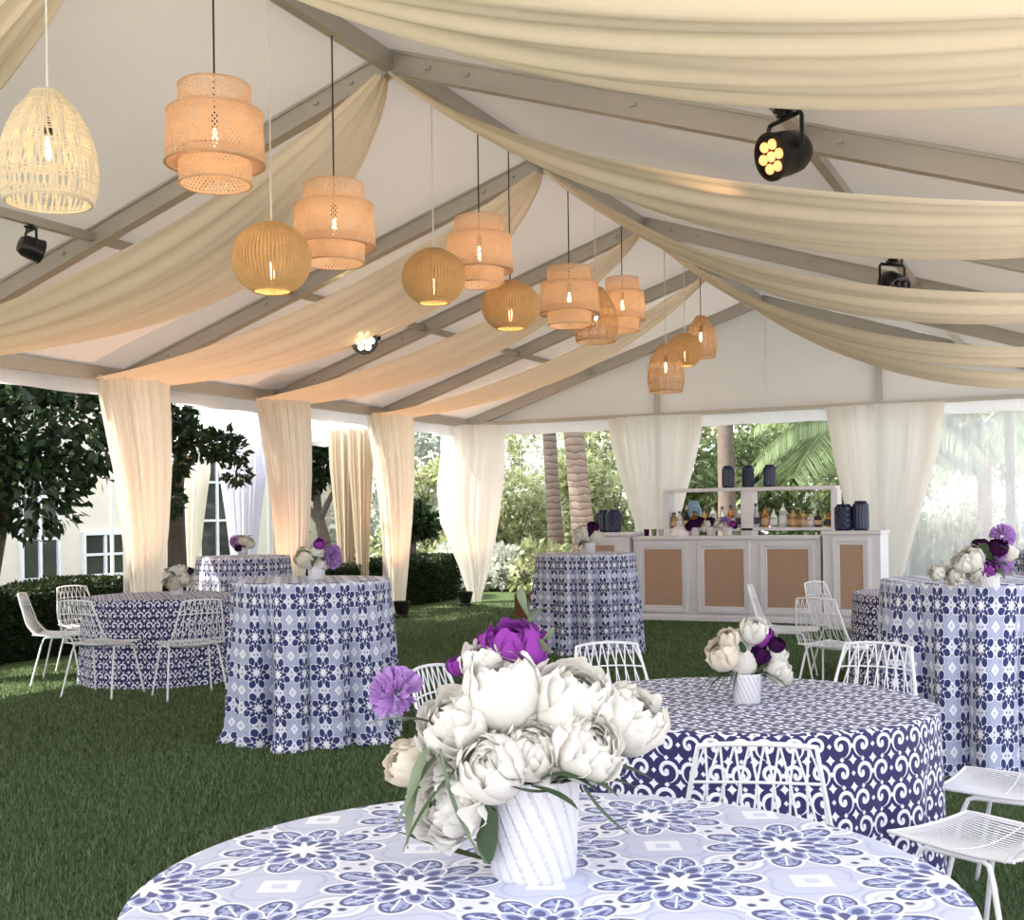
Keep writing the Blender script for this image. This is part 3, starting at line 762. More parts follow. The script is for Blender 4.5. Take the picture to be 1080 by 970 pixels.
small_arr(256, 585, HT, 11, 9, [(250, 571, 6, 'l'), (257, 570, 5, 'w'), (263, 573, 5, 'w'), (253, 577, 4, 'd')], 'tiny lilac and white bouquet on the far tall table by the hedge', 4, 4)
small_arr(621, 583, HT, 14, 11, [(614, 562, 7, 'w'), (622, 560, 6, 'd'), (629, 566, 7, 'w'), (618, 569, 5, 'c'), (626, 556, 5, 'd'), (611, 570, 4, 'w')], 'white and burgundy bouquet on the tall table before the bar', 5, 5)
small_arr(1042, 619, HT, 25, 20, [(1051, 592, 16, 'l'), (1060, 566, 11, 'l'), (1024, 590, 12, 'w'), (1014, 594, 9, 'w'), (1050, 578, 8, 'd'), (1008, 606, 9, 'o'), (1062, 582, 9, 'w'), (1036, 576, 7, 'd'), (1030, 604, 9, 'o'), (990, 604, 7, 'w'), (1040, 600, 9, 'p')], 'bouquet of violet carnations and white blooms on the tall table by the picture edge', 9, 6)

# ------------------------------------------------------------------ pendant lanterns
def weave(prof, n, w, turns, step, g):
    """crossing diagonal strands on a surface of revolution; prof(t) -> r, z"""
    for fam in (-1, 1):
        for k in range(n):
            a0 = 2*PI*k/n; L, R_ = [], []
            for i in range(step+1):
                t = i/step; r, z = prof(t); a = a0+fam*turns*2*PI*t; q = r+.0015*fam; da = w/r/2
                L.append((q*math.cos(a-da), q*math.sin(a-da), z)); R_.append((q*math.cos(a+da), q*math.sin(a+da), z))
            g.grid([L, R_])
def ring(g, r, z, tr=.006, n=40, s=5): g.tube([(r*math.cos(2*PI*k/n), r*math.sin(2*PI*k/n), z) for k in range(n)], tr, s, True)
def drum_mesh():
    g = MB(); Z = 0.
    def tier(r0, r1, z0, z1, n, turns):
        weave(lambda t: (r0+(r1-r0)*t, z0+(z1-z0)*t), n, .0125, turns, 6, g)
        ring(g, r0, z0, .008); ring(g, r1, z1, .008)
    tier(.205, .212, -.66, -.44, 52, .10); tier(.285, .272, -.525, -.185, 70, .13); tier(.212, .205, -.20, -.005, 52, .09)
    for a in range(18):                                           # shoulders closing the tiers
        pass
    for z, r0, r1 in ((-.185, .20, .272), (-.525, .205, .285)):
        for k in range(70):
            a = 2*PI*k/70; g.tube([(r0*math.cos(a), r0*math.sin(a), z+.012), (r1*math.cos(a+.12), r1*math.sin(a+.12), z)], .0035, 3)
    return g.mesh('shade', M['bamboo'])
def sphere_prof(t, R=.285, h=.53):
    a = .32+(PI-.32-.52)*t; return R*math.sin(a), -h/2-.0+R*.96*math.cos(a)*.97
def globe_mesh():
    g = MB(); n = 64
    for k in range(n):
        a = 2*PI*k/n; g.tube([(sphere_prof(i/18)[0]*math.cos(a), sphere_prof(i/18)[0]*math.sin(a), sphere_prof(i/18)[1]) for i in range(19)], [.0045+.0075*sphere_prof(i/18)[0]/.285 for i in range(19)], 5)
    for i in range(44):
        r, z = sphere_prof(i/43); ring(g, r+(.004 if i % 2 else -.002), z, .0045, 48, 4)
    r, z = sphere_prof(1); ring(g, r, z, .014); r, z = sphere_prof(0); ring(g, r, z, .012)
    return g.mesh('shade', M['rattan'])
def bee_prof(t, H=.72):
    rs_ = np.interp(t, [0, .06, .16, .32, .52, .72, .88, 1], [.085, .11, .165, .215, .255, .268, .258, .235]); return float(rs_), -H*t
def bee_mesh(mat, sr=.0046, bands=((.1, .2), (.26, .42), (.55, .62), (.76, .84), (.94, 1.0))):
    g = MB(); n = 92
    for k in range(n):
        a = 2*PI*k/n; g.tube([(bee_prof(i/16)[0]*math.cos(a+.08*math.sin(i*.4+k)), bee_prof(i/16)[0]*math.sin(a+.08*math.sin(i*.4+k)), bee_prof(i/16)[1]) for i in range(17)], sr, 4)
    for a0, a1 in bands:
        m_ = max(3, int((a1-a0)*44))
        for i in range(m_): r, z = bee_prof(a0+(a1-a0)*i/(m_-1)); ring(g, r+.003*(-1)**i, z, .0046, 44, 4)
    r, z = bee_prof(1); ring(g, r, z, .012); r, z = bee_prof(0); ring(g, r, z, .010)
    return g.mesh('shade', M[mat])
SH = {'drum': drum_mesh(), 'globe': globe_mesh(), 'pale': bee_mesh('pale_rattan', .0060), 'bee': bee_mesh('tan_rattan')}
def bulb_mesh():
    g = MB(); g.lathe([(.004, 0), (.011, -.02), (.016, -.07), (.016, -.10), (.009, -.118), (.001, -.122)], 10); return g.mesh('bulb', M['filament'])
def socket_mesh():
    g = MB(); g.lathe([(.006, .09), (.02, .08), (.022, 0), (.001, -.002)], 10); return g.mesh('socket', M['cord_b'])
BULB, SOCK = bulb_mesh(), socket_mesh()
KIND = {'drum': .66, 'globe': .53, 'pale': .72, 'bee': .72}
def pendant(u, vt, vb, off, kind, cordm, label, wpx, power=4):
    X_ = XR-off; q_ = atx(u, vt, X_); e_ = (HOR-vt)/(q_.x*CD[0]+q_.y*CD[1])*{'drum': .20, 'globe': .06, 'pale': .06, 'bee': .06}[kind]; vt += e_; vb -= e_*{'drum': .7, 'globe': -.8}.get(kind, 2.0); T = atx(u, vt, X_); B = atx(u, vb, X_); s = (T.z-B.z)/KIND[kind]
    root = empty('pendant_lantern', (X_, T.y, T.z), rnd.uniform(0, 6), label, 'pendant lamp', 'woven pendant lanterns under the ridge')
    o = link('shade', SH[kind], None, root); w = wpx/FPX*(T.x*CD[0]+T.y*CD[1])/(2*{'drum': .289, 'globe': .294, 'pale': .272, 'bee': .272}[kind]); o.scale = (w, w, s)
    zt = (ZR-.07 if off < .1 else roofz(X_)+.05)-T.z
    g = MB(); g.tube([(0, 0, -.20*s), (0, 0, zt*.5), (0, 0, zt)], .006, 6); g.build('cord', M[cordm], root)
    l = link('socket', SOCK, None, root); l.location = (0, 0, -.27*s)
    l = link('bulb', BULB, None, root); l.location = (0, 0, -.28*s)
    L = bpy.data.lights.new('bulb_glow', 'POINT'); L.energy = power; L.color = (1, .70, .42); L.shadow_soft_size = .03
    lo = bpy.data.objects.new('bulb_glow', L); COL.objects.link(lo); lo.parent = root; lo.location = (0, 0, -.36*s)
pendant(50, 95, 222, 0, 'pale', 'cord_w', 'pale open-weave beehive lantern on a white cord, largest beehive', 102)
pendant(226, 78, 203, 0, 'drum', 'cord_b', 'largest peach bamboo drum lantern, beside the pale beehive', 105)
pendant(286, 233, 309, 0, 'globe', 'cord_w', 'round brown rattan globe on a white cord, largest of the globes', 83)
pendant(352, 186, 283, 0, 'drum', 'cord_b', 'peach bamboo drum lantern just above and behind the largest rattan globe', 88)
pendant(457, 261, 321, 0, 'globe', 'cord_w', 'brown rattan globe overlapping the lower edge of a bamboo drum, below the second ridge joint', 67)
pendant(505, 224, 304, 0, 'drum', 'cord_b', 'bamboo drum lantern between two brown rattan globes', 72)
pendant(538, 295, 348, 0, 'globe', 'cord_b', 'brown rattan globe on a black cord', 61)
pendant(600, 278, 346, 0, 'drum', 'cord_b', 'bamboo drum lantern in front of a smaller drum and a hanging basket shade', 64)
pendant(628, 303, 362, 0, 'bee', 'cord_w', 'tan woven basket lantern tucked behind a bamboo drum', 47)
pendant(656, 290, 351, 0, 'drum', 'cord_b', 'smallest bamboo drum lantern, behind the tucked basket shade', 49)
pendant(702, 362, 414, 0, 'bee', 'cord_w', 'lowest tan beehive lantern, hanging in front of the gable wall', 39)
pendant(722, 351, 387, 0, 'globe', 'cord_w', 'small rattan globe between the two far beehive lanterns', 38)
pendant(739, 333, 378, 0, 'bee', 'cord_b', 'farthest tan beehive lantern on a black cord', 33)

# ------------------------------------------------------------------ stage lights
def par_can(hook, aim, s, label, lens='amber_led', power=0, col=(1, .6, .3)):
    """hook = point of the clamp; body hangs below it and points along aim"""
    root = empty('stage_light', hook, math.atan2(aim[1], aim[0])-PI/2, label, 'stage light', 'black stage lights on the tent frame')
    g = MB(); g.box(-.035*s, .035*s, -.03*s, .03*s, -.05*s, .0*s, .006); g.box(-.015*s, .015*s, -.075*s, .075*s, -.04*s, -.015*s, .004)
    g.tube([(-.12*s, 0, -.03*s), (.07*s, 0, -.03*s)], .01*s, 6); g.tube([(-.12*s, 0, -.07*s), (-.12*s, 0, .01*s)], .012*s, 6); g.build('clamp', M['black'], root)
    g = MB(); yk = .15*s
    g.tube([(-yk, 0, -.26*s), (-yk, 0, -.08*s), (-yk*.9, 0, -.06*s), (yk*.9, 0, -.06*s), (yk, 0, -.08*s), (yk, 0, -.26*s)], .016*s, 4); g.build('yoke', M['black'], root)
    hl = math.hypot(aim[0], aim[1]); el = math.atan2(aim[2], hl)
    R = Matrix.Translation((0, 0, -.26*s)) @ Matrix.Rotation(el, 4, 'X') @ Matrix.Rotation(-PI/2, 4, 'X')   # local +Z -> forward +Y
    g = MB(); g.lathe([(.001, -.14*s), (.085*s, -.13*s), (.115*s, -.08*s), (.125*s, .0), (.13*s, .08*s), (.138*s, .10*s), (.138*s, .115*s), (.12*s, .115*s), (.118*s, .10*s), (.001, .10*s)], 24, lambda a, z: 1+(.02*math.cos(24*a) if z < .05*s else 0))
    g.xf(R); can = g.build('can', M['black'], root)
    for k in range(7):
        g = MB(); a = 2*PI*k/6; q = 0 if k == 6 else .072*s
        g.lathe([(.030*s, .10*s), (.030*s, .112*s), (.022*s, .122*s), (.001, .126*s)], 14, c=(q*math.cos(a), q*math.sin(a), 0)); g.xf(R); g.build('lens', M[lens], can)
    if power:
        L = bpy.data.lights.new('beam', 'SPOT'); L.energy = power; L.color = col; L.spot_size = 1.3; L.spot_blend = .8; L.shadow_soft_size = .08*s
        lo = bpy.data.objects.new('beam', L); COL.objects.link(lo); lo.parent = root
        lo.matrix_local = R @ Matrix.Translation((0, 0, .16*s)) @ Matrix.Rotation(PI, 4, 'X')
def to(p, u, v, dep): q = dp(u, v, dep); return tuple(q-p)
def under(sgn, y): x = XR+sgn*HW*(.575 if sgn > 0 else .56); return Vector((x, y, roofz(x)-.036))
h1 = under(1, 7.08)+Vector((.05, 0, 0)); par_can(h1, (-.62, -.75, -.30), 1.02, 'black stage light with glowing amber lenses on the nearest rafter', 'amber_led', 30)
h2 = under(1, 11.75); par_can(h2, (.55, -.5, -.5), .95, 'black stage light half hidden by a cream drape, away from the trees', 'black')
h3 = under(-1, 7.1); par_can(h3, (.35, .9, -.25), .72, 'black stage light hanging below the pale beehive lantern', 'black')
h4 = under(-1, 12.05); par_can(h4, (.52, -.84, -.20), 1.15, 'lit stage light glaring between the rafters over the lawn', 'lamp_on', 90, (1, .75, .4))
def uplight(p, label, power=40, col=(1, .50, .30), aim=None):
    root = empty('uplight', p, YAW, label, 'uplight', 'uplights at the feet of the curtains')
    g = MB(); g.lathe([(.06, .05), (.09, .06), (.125, .20), (.13, .25), (.11, .25), (.10, .18), (.001, .17)], 20); g.build('housing', M['black'], root)
    g = MB()
    for s in (-1, 1): g.tube([(s*.02, 0, .055), (s*.14, -.05, .012), (s*.17, -.05, .008)], .012, 6)
    g.box(-.1, .1, -.09, .09, 0, .05, .01); g.build('stand', M['black'], root)
    g = MB(); g.lathe([(.001, .172), (.095, .185), (.001, .19)], 20); g.build('lens', M['amber_led'], root)
    L = bpy.data.lights.new('beam', 'SPOT'); L.energy = power; L.color = col; L.spot_size = 1.9; L.spot_blend = .7; L.shadow_soft_size = .08
    lo = bpy.data.objects.new('beam', L); COL.objects.link(lo); lo.parent = root; lo.location = (0, 0, .3)
    a = aim if aim else (0, 0, 1); lo.rotation_euler = Vector(a).to_track_quat('-Z', 'Y').to_euler()
uplight(ud(491, 20.55), 'black uplight on the grass in front of the far corner curtain', 110)
uplight(ud(424, 18.35), 'black uplight at the foot of the narrow curtain next to the corner', 110)
uplight(ud(150, 13.0), 'black uplight hidden behind the hedge-side scroll-cloth table', 150)
uplight(ud(296, 15.75), 'black uplight behind the tall tables at the second curtain', 140)

# ------------------------------------------------------------------ the bar
BY = 16.5
bx0, bx1 = gz(668, 653).x, aty(868, 600, BY).x
def panel_unit(root, x0, x1, z0, z1, y, n, mg=.07):
    w = (x1-x0)/n
    for k in range(n):
        a, c = x0+k*w+mg, x0+(k+1)*w-mg
        g = MB()
        for p, q, dy in ((0, .055, .03), (.055, .095, .018)):
            A0, A1, Z0, Z1 = a+p, c-p, z0+p, z1-p; t = q-p
            g.box(A0, A0+t, y-dy, y+.01, Z0, Z1, .006); g.box(A1-t, A1, y-dy, y+.01, Z0, Z1, .006)
            g.box(A0+t, A1-t, y-dy, y+.01, Z0, Z0+t, .006); g.box(A0+t, A1-t, y-dy, y+.01, Z1-t, Z1, .006)
        g.build('molding', M['white_paint'], root)
        g = MB(); g.box(a+.095, c-.095, y-.006, y+.01, z0+.095, z1-.095); o = g.build('panel', M['burlap'], root, None, False); o['label'] = 'tan woven panel'
def bar_unit(name, x0, x1, y, dpth, H, n, label, over=.03):
    root = empty(name, ((x0+x1)/2, y, 0), 0, label, 'bar'); ox = (x0+x1)/2
    g = MB(); g.box(x0-ox, x1-ox, 0, dpth, .06, H-.05); g.box(x0-ox, x1-ox, -.02, dpth, 0, .075, .008); g.build('body', M['white_paint'], root, None, False)
    g = MB(); g.box(x0-ox-over, x1-ox+over, -.05, dpth+over, H-.05, H, .01); g.build('countertop', M['white_paint'], root, None, False)
    panel_unit(root, x0-ox, x1-ox, .12, H-.09, 0, n, .07 if n > 1 else .13)
    return root
bar_unit('bar_counter', bx0+.03, bx1-.03, BY, .62, 1.20, 3, 'white bar counter with three woven tan panels', 0)
x_r = aty(929, 600, BY-.05).x
bar_unit('bar_pillar', bx1+.012, x_r, BY-.06, .72, 1.26, 1, 'white end pillar of the bar with two navy lanterns on top', .02)
bar_unit('bar_pillar', bx0-.76, bx0-.012, BY-.06, .72, 1.26, 1, 'white end pillar of the bar half hidden by a tall blue cloth table', .02)
# shelf unit behind
SY = 17.75
sx0, sx1, sxm = aty(703, 520, SY).x, aty(884, 520, SY).x, aty(790, 520, SY).x
zs_top = aty(790, 514, SY).z; zs_low = aty(830, 556, SY).z
root = empty('bar_shelf', ((sx0+sx1)/2, SY, 0), 0, 'white open shelf unit standing behind the bar', 'shelf'); ox = (sx0+sx1)/2
g = MB(); g.box(sx0-ox, sx1-ox, -.16, .16, zs_top-.05, zs_top, .006); g.build('top_shelf', M['white_paint'], root, None, False)
g = MB(); g.box(sx0-ox+.06, sx1-ox-.06, -.15, .15, zs_low-.045, zs_low, .006); g.build('lower_shelf', M['white_paint'], root, None, False)
g = MB(); g.box(sx0-ox+.06, sx1-ox-.06, -.15, .15, .5, .55, .006); g.build('bottom_shelf', M['white_paint'], root, None, False)
for x, w in ((sx0+.03, .05), (sxm, .09), (sx1-.03, .05)):
    g = MB(); g.box(x-ox-w, x-ox+w, -.15, .15, 0, zs_top-.05, .005); g.build('post', M['white_paint'], root, None, False)
# lanterns
def lantern(p, r, h, kind, label):
    root = empty('lantern', p, 0, label, 'lantern', 'navy ceramic lanterns on the bar')
    g = MB(); prof = [(.001, 0), (r*.9, 0), (r, h*.06)]+[(r, h*(.06+.78*i/24)) for i in range(1, 25)]+[(r*.95, h*.90), (r*.72, h*.95), (r*.70, h), (r*.6, h), (r*.6, h*.8), (.001, h*.8)]
    if kind == 's': fn = lambda a, z: 1+(.05*math.cos(16*a) if h*.08 < z < h*.84 else 0)
    else: fn = lambda a, z: 1+(.07*math.cos(10*a)*math.cos(z/h*2*PI*5) if h*.08 < z < h*.84 else 0)
    g.lathe(prof, 80, fn); g.build('body', M['navy_glaze'], root)
    g = MB(); g.tube([(r*.75*math.cos(2*PI*k/24), r*.75*math.sin(2*PI*k/24), h*.955) for k in range(24)], r*.08, 6, True); g.build('rim', M['navy_glaze'], root)
for u, v, k, l in ((768, 512, 's', 'ribbed navy lantern on the top shelf in front of the palm trunk'), (789, 512, 'c', 'chequered navy lantern in the middle of the top shelf'), (812, 511, 's', 'ribbed navy lantern on the top shelf nearest the palm fronds')):
    p = aty(u, v, SY); lantern((p.x, SY, zs_top+.001), .088, .33, k, l)
for u, k, l, h in ((890, 'c', 'chequered navy lantern on the bar pillar', .36), (908, 's', 'tall ribbed navy lantern on the bar pillar, beside the chequered one', .40)):
    p = aty(u, 560, BY+.25); lantern((p.x, BY+.25, 1.261), .12 if k == 'c' else .105, h, k, l)
p = aty(648, 560, BY+.3); lantern((p.x, BY+.3, 1.261), .11, .33, 'c', 'chequered navy lantern alone on the bar end above the blue cloth')
p = aty(636, 560, BY+.42); lantern((p.x, BY+.45, 1.261), .10, .33, 's', 'ribbed navy lantern standing behind the chequered one on the bar end')
# bottles
def glassmat(name, col, rough=.06): 
    m, nt, b = newmat(name); b.inputs['Base Color'].default_value = (*col, 1); b.inputs['Roughness'].default_value = rough
    b.inputs['Transmission Weight'].default_value = .55; b.inputs['IOR'].default_value = 1.4; return m
M['g_clear'] = glassmat('clear_glass', (.86, .87, .92)); M['g_amber'] = glassmat('amber_spirit', (.62, .25, .05)); M['g_dark'] = glassmat('dark_glass', (.06, .04, .035)); M['g_tan'] = glassmat('gold_spirit', (.70, .42, .18)); M['g_blue'] = plain('blue_white_porcelain', (.25, .42, .75), .2, 0, .8, 16)
M['lab_w'] = plain('paper_label', (.78, .77, .76), .7); M['lab_d'] = plain('dark_label', (.06, .05, .08), .6); M['lab_t'] = plain('tan_label', (.62, .42, .26), .7); M['cap'] = plain('bottle_cap', (.07, .05, .05), .4)
def bottle(p, r, h, gm, lm, shape, label):
    root = empty('liquor_bottle', p, 0, label, 'bottle', 'liquor bottles on the back bar')
    pr = {'t': [(.001, 0), (r, 0), (r, h*.55), (r*.8, h*.64), (r*.33, h*.76), (r*.30, h*.92), (.001, h*.92)],
          'r': [(.001, 0), (r*.85, 0), (r*1.05, h*.2), (r*1.1, h*.42), (r*.8, h*.62), (r*.35, h*.72), (r*.33, h*.9), (.001, h*.9)],
          's': [(.001, 0), (r, 0), (r, h*.62), (r*.85, h*.68), (r*.4, h*.74), (r*.4, h*.9), (.001, h*.9)]}[shape]
    g = MB(); g.lathe(pr, 20 if shape != 's' else 4); g.build('body', M[gm], root)
    rr = 1.02 if shape != 'r' else 1.12
    g = MB(); g.lathe([(r*rr, h*.14), (r*rr, h*.42)], 20 if shape != 's' else 4, cap=False); g.build('paper_label', M[lm], root)
    g = MB(); g.lathe([(.001, h*.88), (r*.4, h*.88), (r*.4, h), (.001, h)], 12); g.build('cap', M['cap'], root)
BT = [(711, 'g_tan', 'lab_t', 's', .24, 'square gold bottle at the curtain end of the bottle row'), (717, 'g_clear', 'lab_w', 't', .26, 'clear bottle next to the square gold one'), (724, 'g_dark', 'lab_t', 't', .28, 'dark bottle with tan label beneath the blue porcelain jar'),
      (733, 'g_amber', 'lab_w', 's', .26, 'amber bottle with a white label before the burgundy flowers'), (743, 'g_tan', 'lab_w', 't', .30, 'gold bottle with white label above the dark flowers'), (752, 'g_clear', 'lab_w', 't', .36, 'tallest clear bottle before the palm trunk'), (762, 'g_clear', 'lab_w', 'r', .32, 'round clear bottle beside the tallest clear one'),
      (771, 'g_amber', 'lab_w', 't', .34, 'amber bottle next to the shelf post, on the curtain side'), (780, 'g_clear', 'lab_d', 't', .35, 'clear bottle with dark label against the middle shelf post'),
      (797, 'g_clear', 'lab_d', 't', .36, 'clear bottle with dark label right after the middle shelf post'), (807, 'g_amber', 'lab_t', 't', .33, 'amber bottle with tan label below the palm fronds'), (816, 'g_clear', 'lab_w', 'r', .30, 'round clear bottle between amber and tall white bottles'), (826, 'g_clear', 'lab_w', 't', .40, 'tall white-labelled clear bottle in the middle of the second shelf bay'),
      (836, 'g_tan', 'lab_t', 's', .28, 'square gold bottle, first of a pair with tan labels'), (847, 'g_tan', 'lab_t', 's', .27, 'square gold bottle, second of the pair with tan labels'), (855, 'g_clear', 'lab_w', 't', .22, 'small clear bottle after the square gold pair'), (863, 'g_dark', 'lab_t', 'r', .24, 'round dark bottle near the shelf end'), (874, 'g_amber', 'lab_d', 'r', .24, 'round brown bottle at the lantern end of the row')]
for u, gm, lm, sh, h, l in BT:
    p = aty(u, 556, SY-.03); bottle((p.x, SY-.03, zs_low+.001), .055 if sh != 's' else .075, h, gm, lm, sh, l)
def bar_item(name, u, y, mb, mat, label, cat, z=1.201):
    p = aty(u, 560, y); o = mb.build(name, M[mat]); o.location = (p.x, y, z); return tag(o, label, cat)
g = MB(); g.lathe([(.001, 0), (.06, 0), (.10, .06), (.13, .14), (.12, .22), (.07, .27), (.06, .30), (.07, .31), (.001, .31)], 28)
p = aty(731, 540, SY+.08); o = g.build('porcelain_jar', M['g_blue']); o.location = (p.x, SY+.10, zs_low+.14); o.location.z = zs_low+.001; o.scale = (1, 1, 1.35); tag(o, 'blue and white round porcelain jar behind the bottles', 'jar')
g = MB(); g.lathe([(.001, 0), (.14, 0), (.135, .06), (.10, .12), (.04, .155), (.001, .16)], 28); bar_item('serving_dome', 718, BY+.3, g, 'ceramic', 'pale rounded dome on the bar counter', 'dish cover')
for u, mt, nm, l in ((682, 'petal_d', 'tumbler', 'dark red tumbler at the curtain end of the bar counter'), (690, 'leaf_pale', 'tumbler', 'green tumbler on the bar counter beside the red one'), (697, 'g_clear', 'tumbler', 'clear tumbler on the bar counter beside the green one'), (703, 'ceramic', 'tumbler', 'white tumbler on the bar counter next to the dome')):
    g = MB(); g.lathe([(.001, 0), (.032, 0), (.04, .10), (.036, .10), (.03, .01), (.001, .01)], 18); bar_item(nm, u, BY+.35, g, mt, l, 'glass')
def bar_flowers(u, blooms, label):
    p = aty(u, 560, BY+.3); p = Vector((p.x, BY+.3, 1.201)); S = (p.x*CD[0]+p.y*CD[1])/FPX
    arrangement(p, .07, .12, [((bu-u)*S, z, rnd.uniform(-.03, .03), R, k) for bu, z, R, k in blooms], [], label, 'bouquets on the bar', False)
bar_flowers(733, [(731, .16, .085, 'd'), (738, .2, .07, 'd'), (727, .13, .06, 'd')], 'dark burgundy bouquet on the bar counter')
bar_flowers(750, [(746, .18, .06, 'w'), (750, .20, .07, 'd'), (757, .17, .07, 'w'), (743, .13, .05, 'w')], 'burgundy and white bouquet on the bar counter')
bar_flowers(767, [(766, .20, .08, 'l'), (772, .16, .05, 'p'), (761, .15, .05, 'w'), (775, .13, .04, 'd')], 'violet bouquet on the bar counter')

# wooden box in the grass
p = ud(556, 18.2); root = empty('wooden_crate', p, YAW, 'brown wooden crate on the grass behind the tall blue table', 'crate')
g = MB(); S = .19
for k in range(4):
    z0 = .01+k*.085; g.box(-S, S, -S, -S+.02, z0, z0+.078, .004); g.box(-S, S, S-.02, S, z0, z0+.078, .004); g.box(-S, -S+.02, -S+.02, S-.02, z0, z0+.078, .004); g.box(S-.02, S, -S+.02, S-.02, z0, z0+.078, .004)
g.build('slats', M['wood'], root, None, False)
g = MB(); g.box(-S, S, -S, S, 0, .012); g.box(-S+.03, S-.03, -S+.03, S-.03, .2, .32); g.build('base', M['wood'], root, None, False)

# ------------------------------------------------------------------ plants and house outside
def leaf_cloud(pts, nrm, size, seed, name, elong=2.2, droop=.2):
    rs = np.random.RandomState(seed); n = len(pts)
    d = nrm+rs.randn(n, 3)*.55; d[:, 2] -= droop; d /= np.linalg.norm(d, axis=1)[:, None]+1e-9
    a = rs.randn(n, 3); s = np.cross(d, a); s /= np.linalg.norm(s, axis=1)[:, None]+1e-9; u = np.cross(s, d)
    L = size*(.6+.8*rs.rand(n))[:, None]; w = L/elong
    b = pts; V = np.stack([b, b+d*L*.45+s*w*.5+u*w*.12, b+d*L, b+d*L*.45-s*w*.5+u*w*.12], 1)
    me = bpy.data.meshes.new(name); me.vertices.add(n*4); me.vertices.foreach_set('co', V.ravel())
    me.loops.add(n*4); me.loops.foreach_set('vertex_index', np.arange(n*4, dtype=np.int32))
    me.polygons.add(n); me.polygons.foreach_set('loop_start', np.arange(0, n*4, 4, dtype=np.int32)); me.polygons.foreach_set('loop_total', np.full(n, 4, np.int32))
    me.update(); me.validate(); return me
def blobs(n, cs, seed, shell=.5):
    rs = np.random.RandomState(seed); C = np.array([c[:3] for c in cs]); R = np.array([c[3] for c in cs]); p = R**2/np.sum(R**2)
    k = rs.choice(len(cs), n, p=p); d = rs.randn(n, 3); d /= np.linalg.norm(d, axis=1)[:, None]
    rr = (shell+(1-shell)*rs.rand(n))**.7
    return C[k]+d*(R[k]*rr)[:, None]*np.array([1, 1, .85]), d
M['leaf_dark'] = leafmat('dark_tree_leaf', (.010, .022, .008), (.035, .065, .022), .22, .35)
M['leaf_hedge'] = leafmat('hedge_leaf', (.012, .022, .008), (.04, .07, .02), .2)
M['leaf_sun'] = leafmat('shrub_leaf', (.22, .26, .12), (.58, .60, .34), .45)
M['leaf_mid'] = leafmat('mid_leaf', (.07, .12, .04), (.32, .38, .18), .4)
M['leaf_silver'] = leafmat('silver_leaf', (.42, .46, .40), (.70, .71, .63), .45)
M['frond'] = leafmat('palm_frond', (.07, .12, .05), (.22, .28, .14), .3, .35)
M['bark'] = plain('grey_bark', (.15, .12, .10), .9, 0, .3, 9, .6, 30)
def palm_bark():
    m, nt, b = newmat('palm_bark'); tc = nt.nodes.new('ShaderNodeTexCoord'); s = nt.nodes.new('ShaderNodeSeparateXYZ'); nt.links.new(tc.outputs['Object'], s.inputs[0])
    z = X(nt, s.outputs[2]); n = noise(nt, 6, 4); f = (z*7+n*.9).fr()
    c = mixc(nt, f, (.20, .15, .12), (.36, .28, .23)); c = mixc(nt, f.lt(.14, .1), c, (.12, .09, .07))
    nt.links.new(c, b.inputs['Base Color']); b.inputs['Roughness'].default_value = .9
    bn = nt.nodes.new('ShaderNodeBump'); bn.inputs['Strength'].default_value = .8; bn.inputs['Distance'].default_value = .03; nt.links.new(f.k, bn.inputs['Height']); nt.links.new(bn.outputs[0], b.inputs['Normal']); return m
M['palm'] = palm_bark()
def tree(loc, trunk, cs, n, size, mat, label, seed, elong=2.2, shell=.45, cat='tree', group=None, branches=()):
    root = empty('tree', loc, 0, label, cat, group)
    g = MB(); g.tube(trunk, [.16-.10*i/(len(trunk)-1) for i in range(len(trunk))], 10)
    for bpts in branches: g.tube(bpts, [.07-.05*i/(len(bpts)-1) for i in range(len(bpts))], 7)
    g.build('trunk', M['bark'], root)
    p, d = blobs(n, cs, seed, shell); link('foliage', leaf_cloud(p, d, size, seed, 'foliage', elong), M[mat], root)
    return root
# hedge along the trees' side
rs = np.random.RandomState(11); n = 60000
hx0, hx1, hy0, hy1, hh = XL-.55, XL-1.55, 7.0, 19.8, .80
face = rs.rand(n); pts = np.zeros((n, 3)); nn = np.zeros((n, 3))
pts[:, 0] = hx1+(hx0-hx1)*rs.rand(n); pts[:, 1] = hy0+(hy1-hy0)*rs.rand(n); pts[:, 2] = .02+(hh-.02)*rs.rand(n)
k = face < .5; pts[k, 0] = hx0-.05*rs.rand(k.sum()); nn[k] = (1, 0, .2)
k = (face >= .5) & (face < .85); pts[k, 2] = hh-.05*rs.rand(k.sum()); nn[k] = (0, 0, 1)
k = face >= .85; pts[k, 1] = hy0+.05*rs.rand(k.sum()); nn[k] = (0, -1, .2)
pts[:, 2] += .03*np.sin(pts[:, 1]*3)*(pts[:, 2] > .6)
root = empty('hedge', ((hx0+hx1)/2, (hy0+hy1)/2, 0), 0, 'low clipped dark green hedge running along the open side of the tent', 'hedge')
pts -= np.array([(hx0+hx1)/2, (hy0+hy1)/2, 0])
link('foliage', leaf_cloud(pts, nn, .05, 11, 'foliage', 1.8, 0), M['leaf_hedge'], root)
g = MB(); g.box(-.46, .46, -(hy1-hy0)/2+.05, (hy1-hy0)/2-.05, 0, hh-.06, .03); g.build('branches', M['leaf_hedge'], root, None, False)
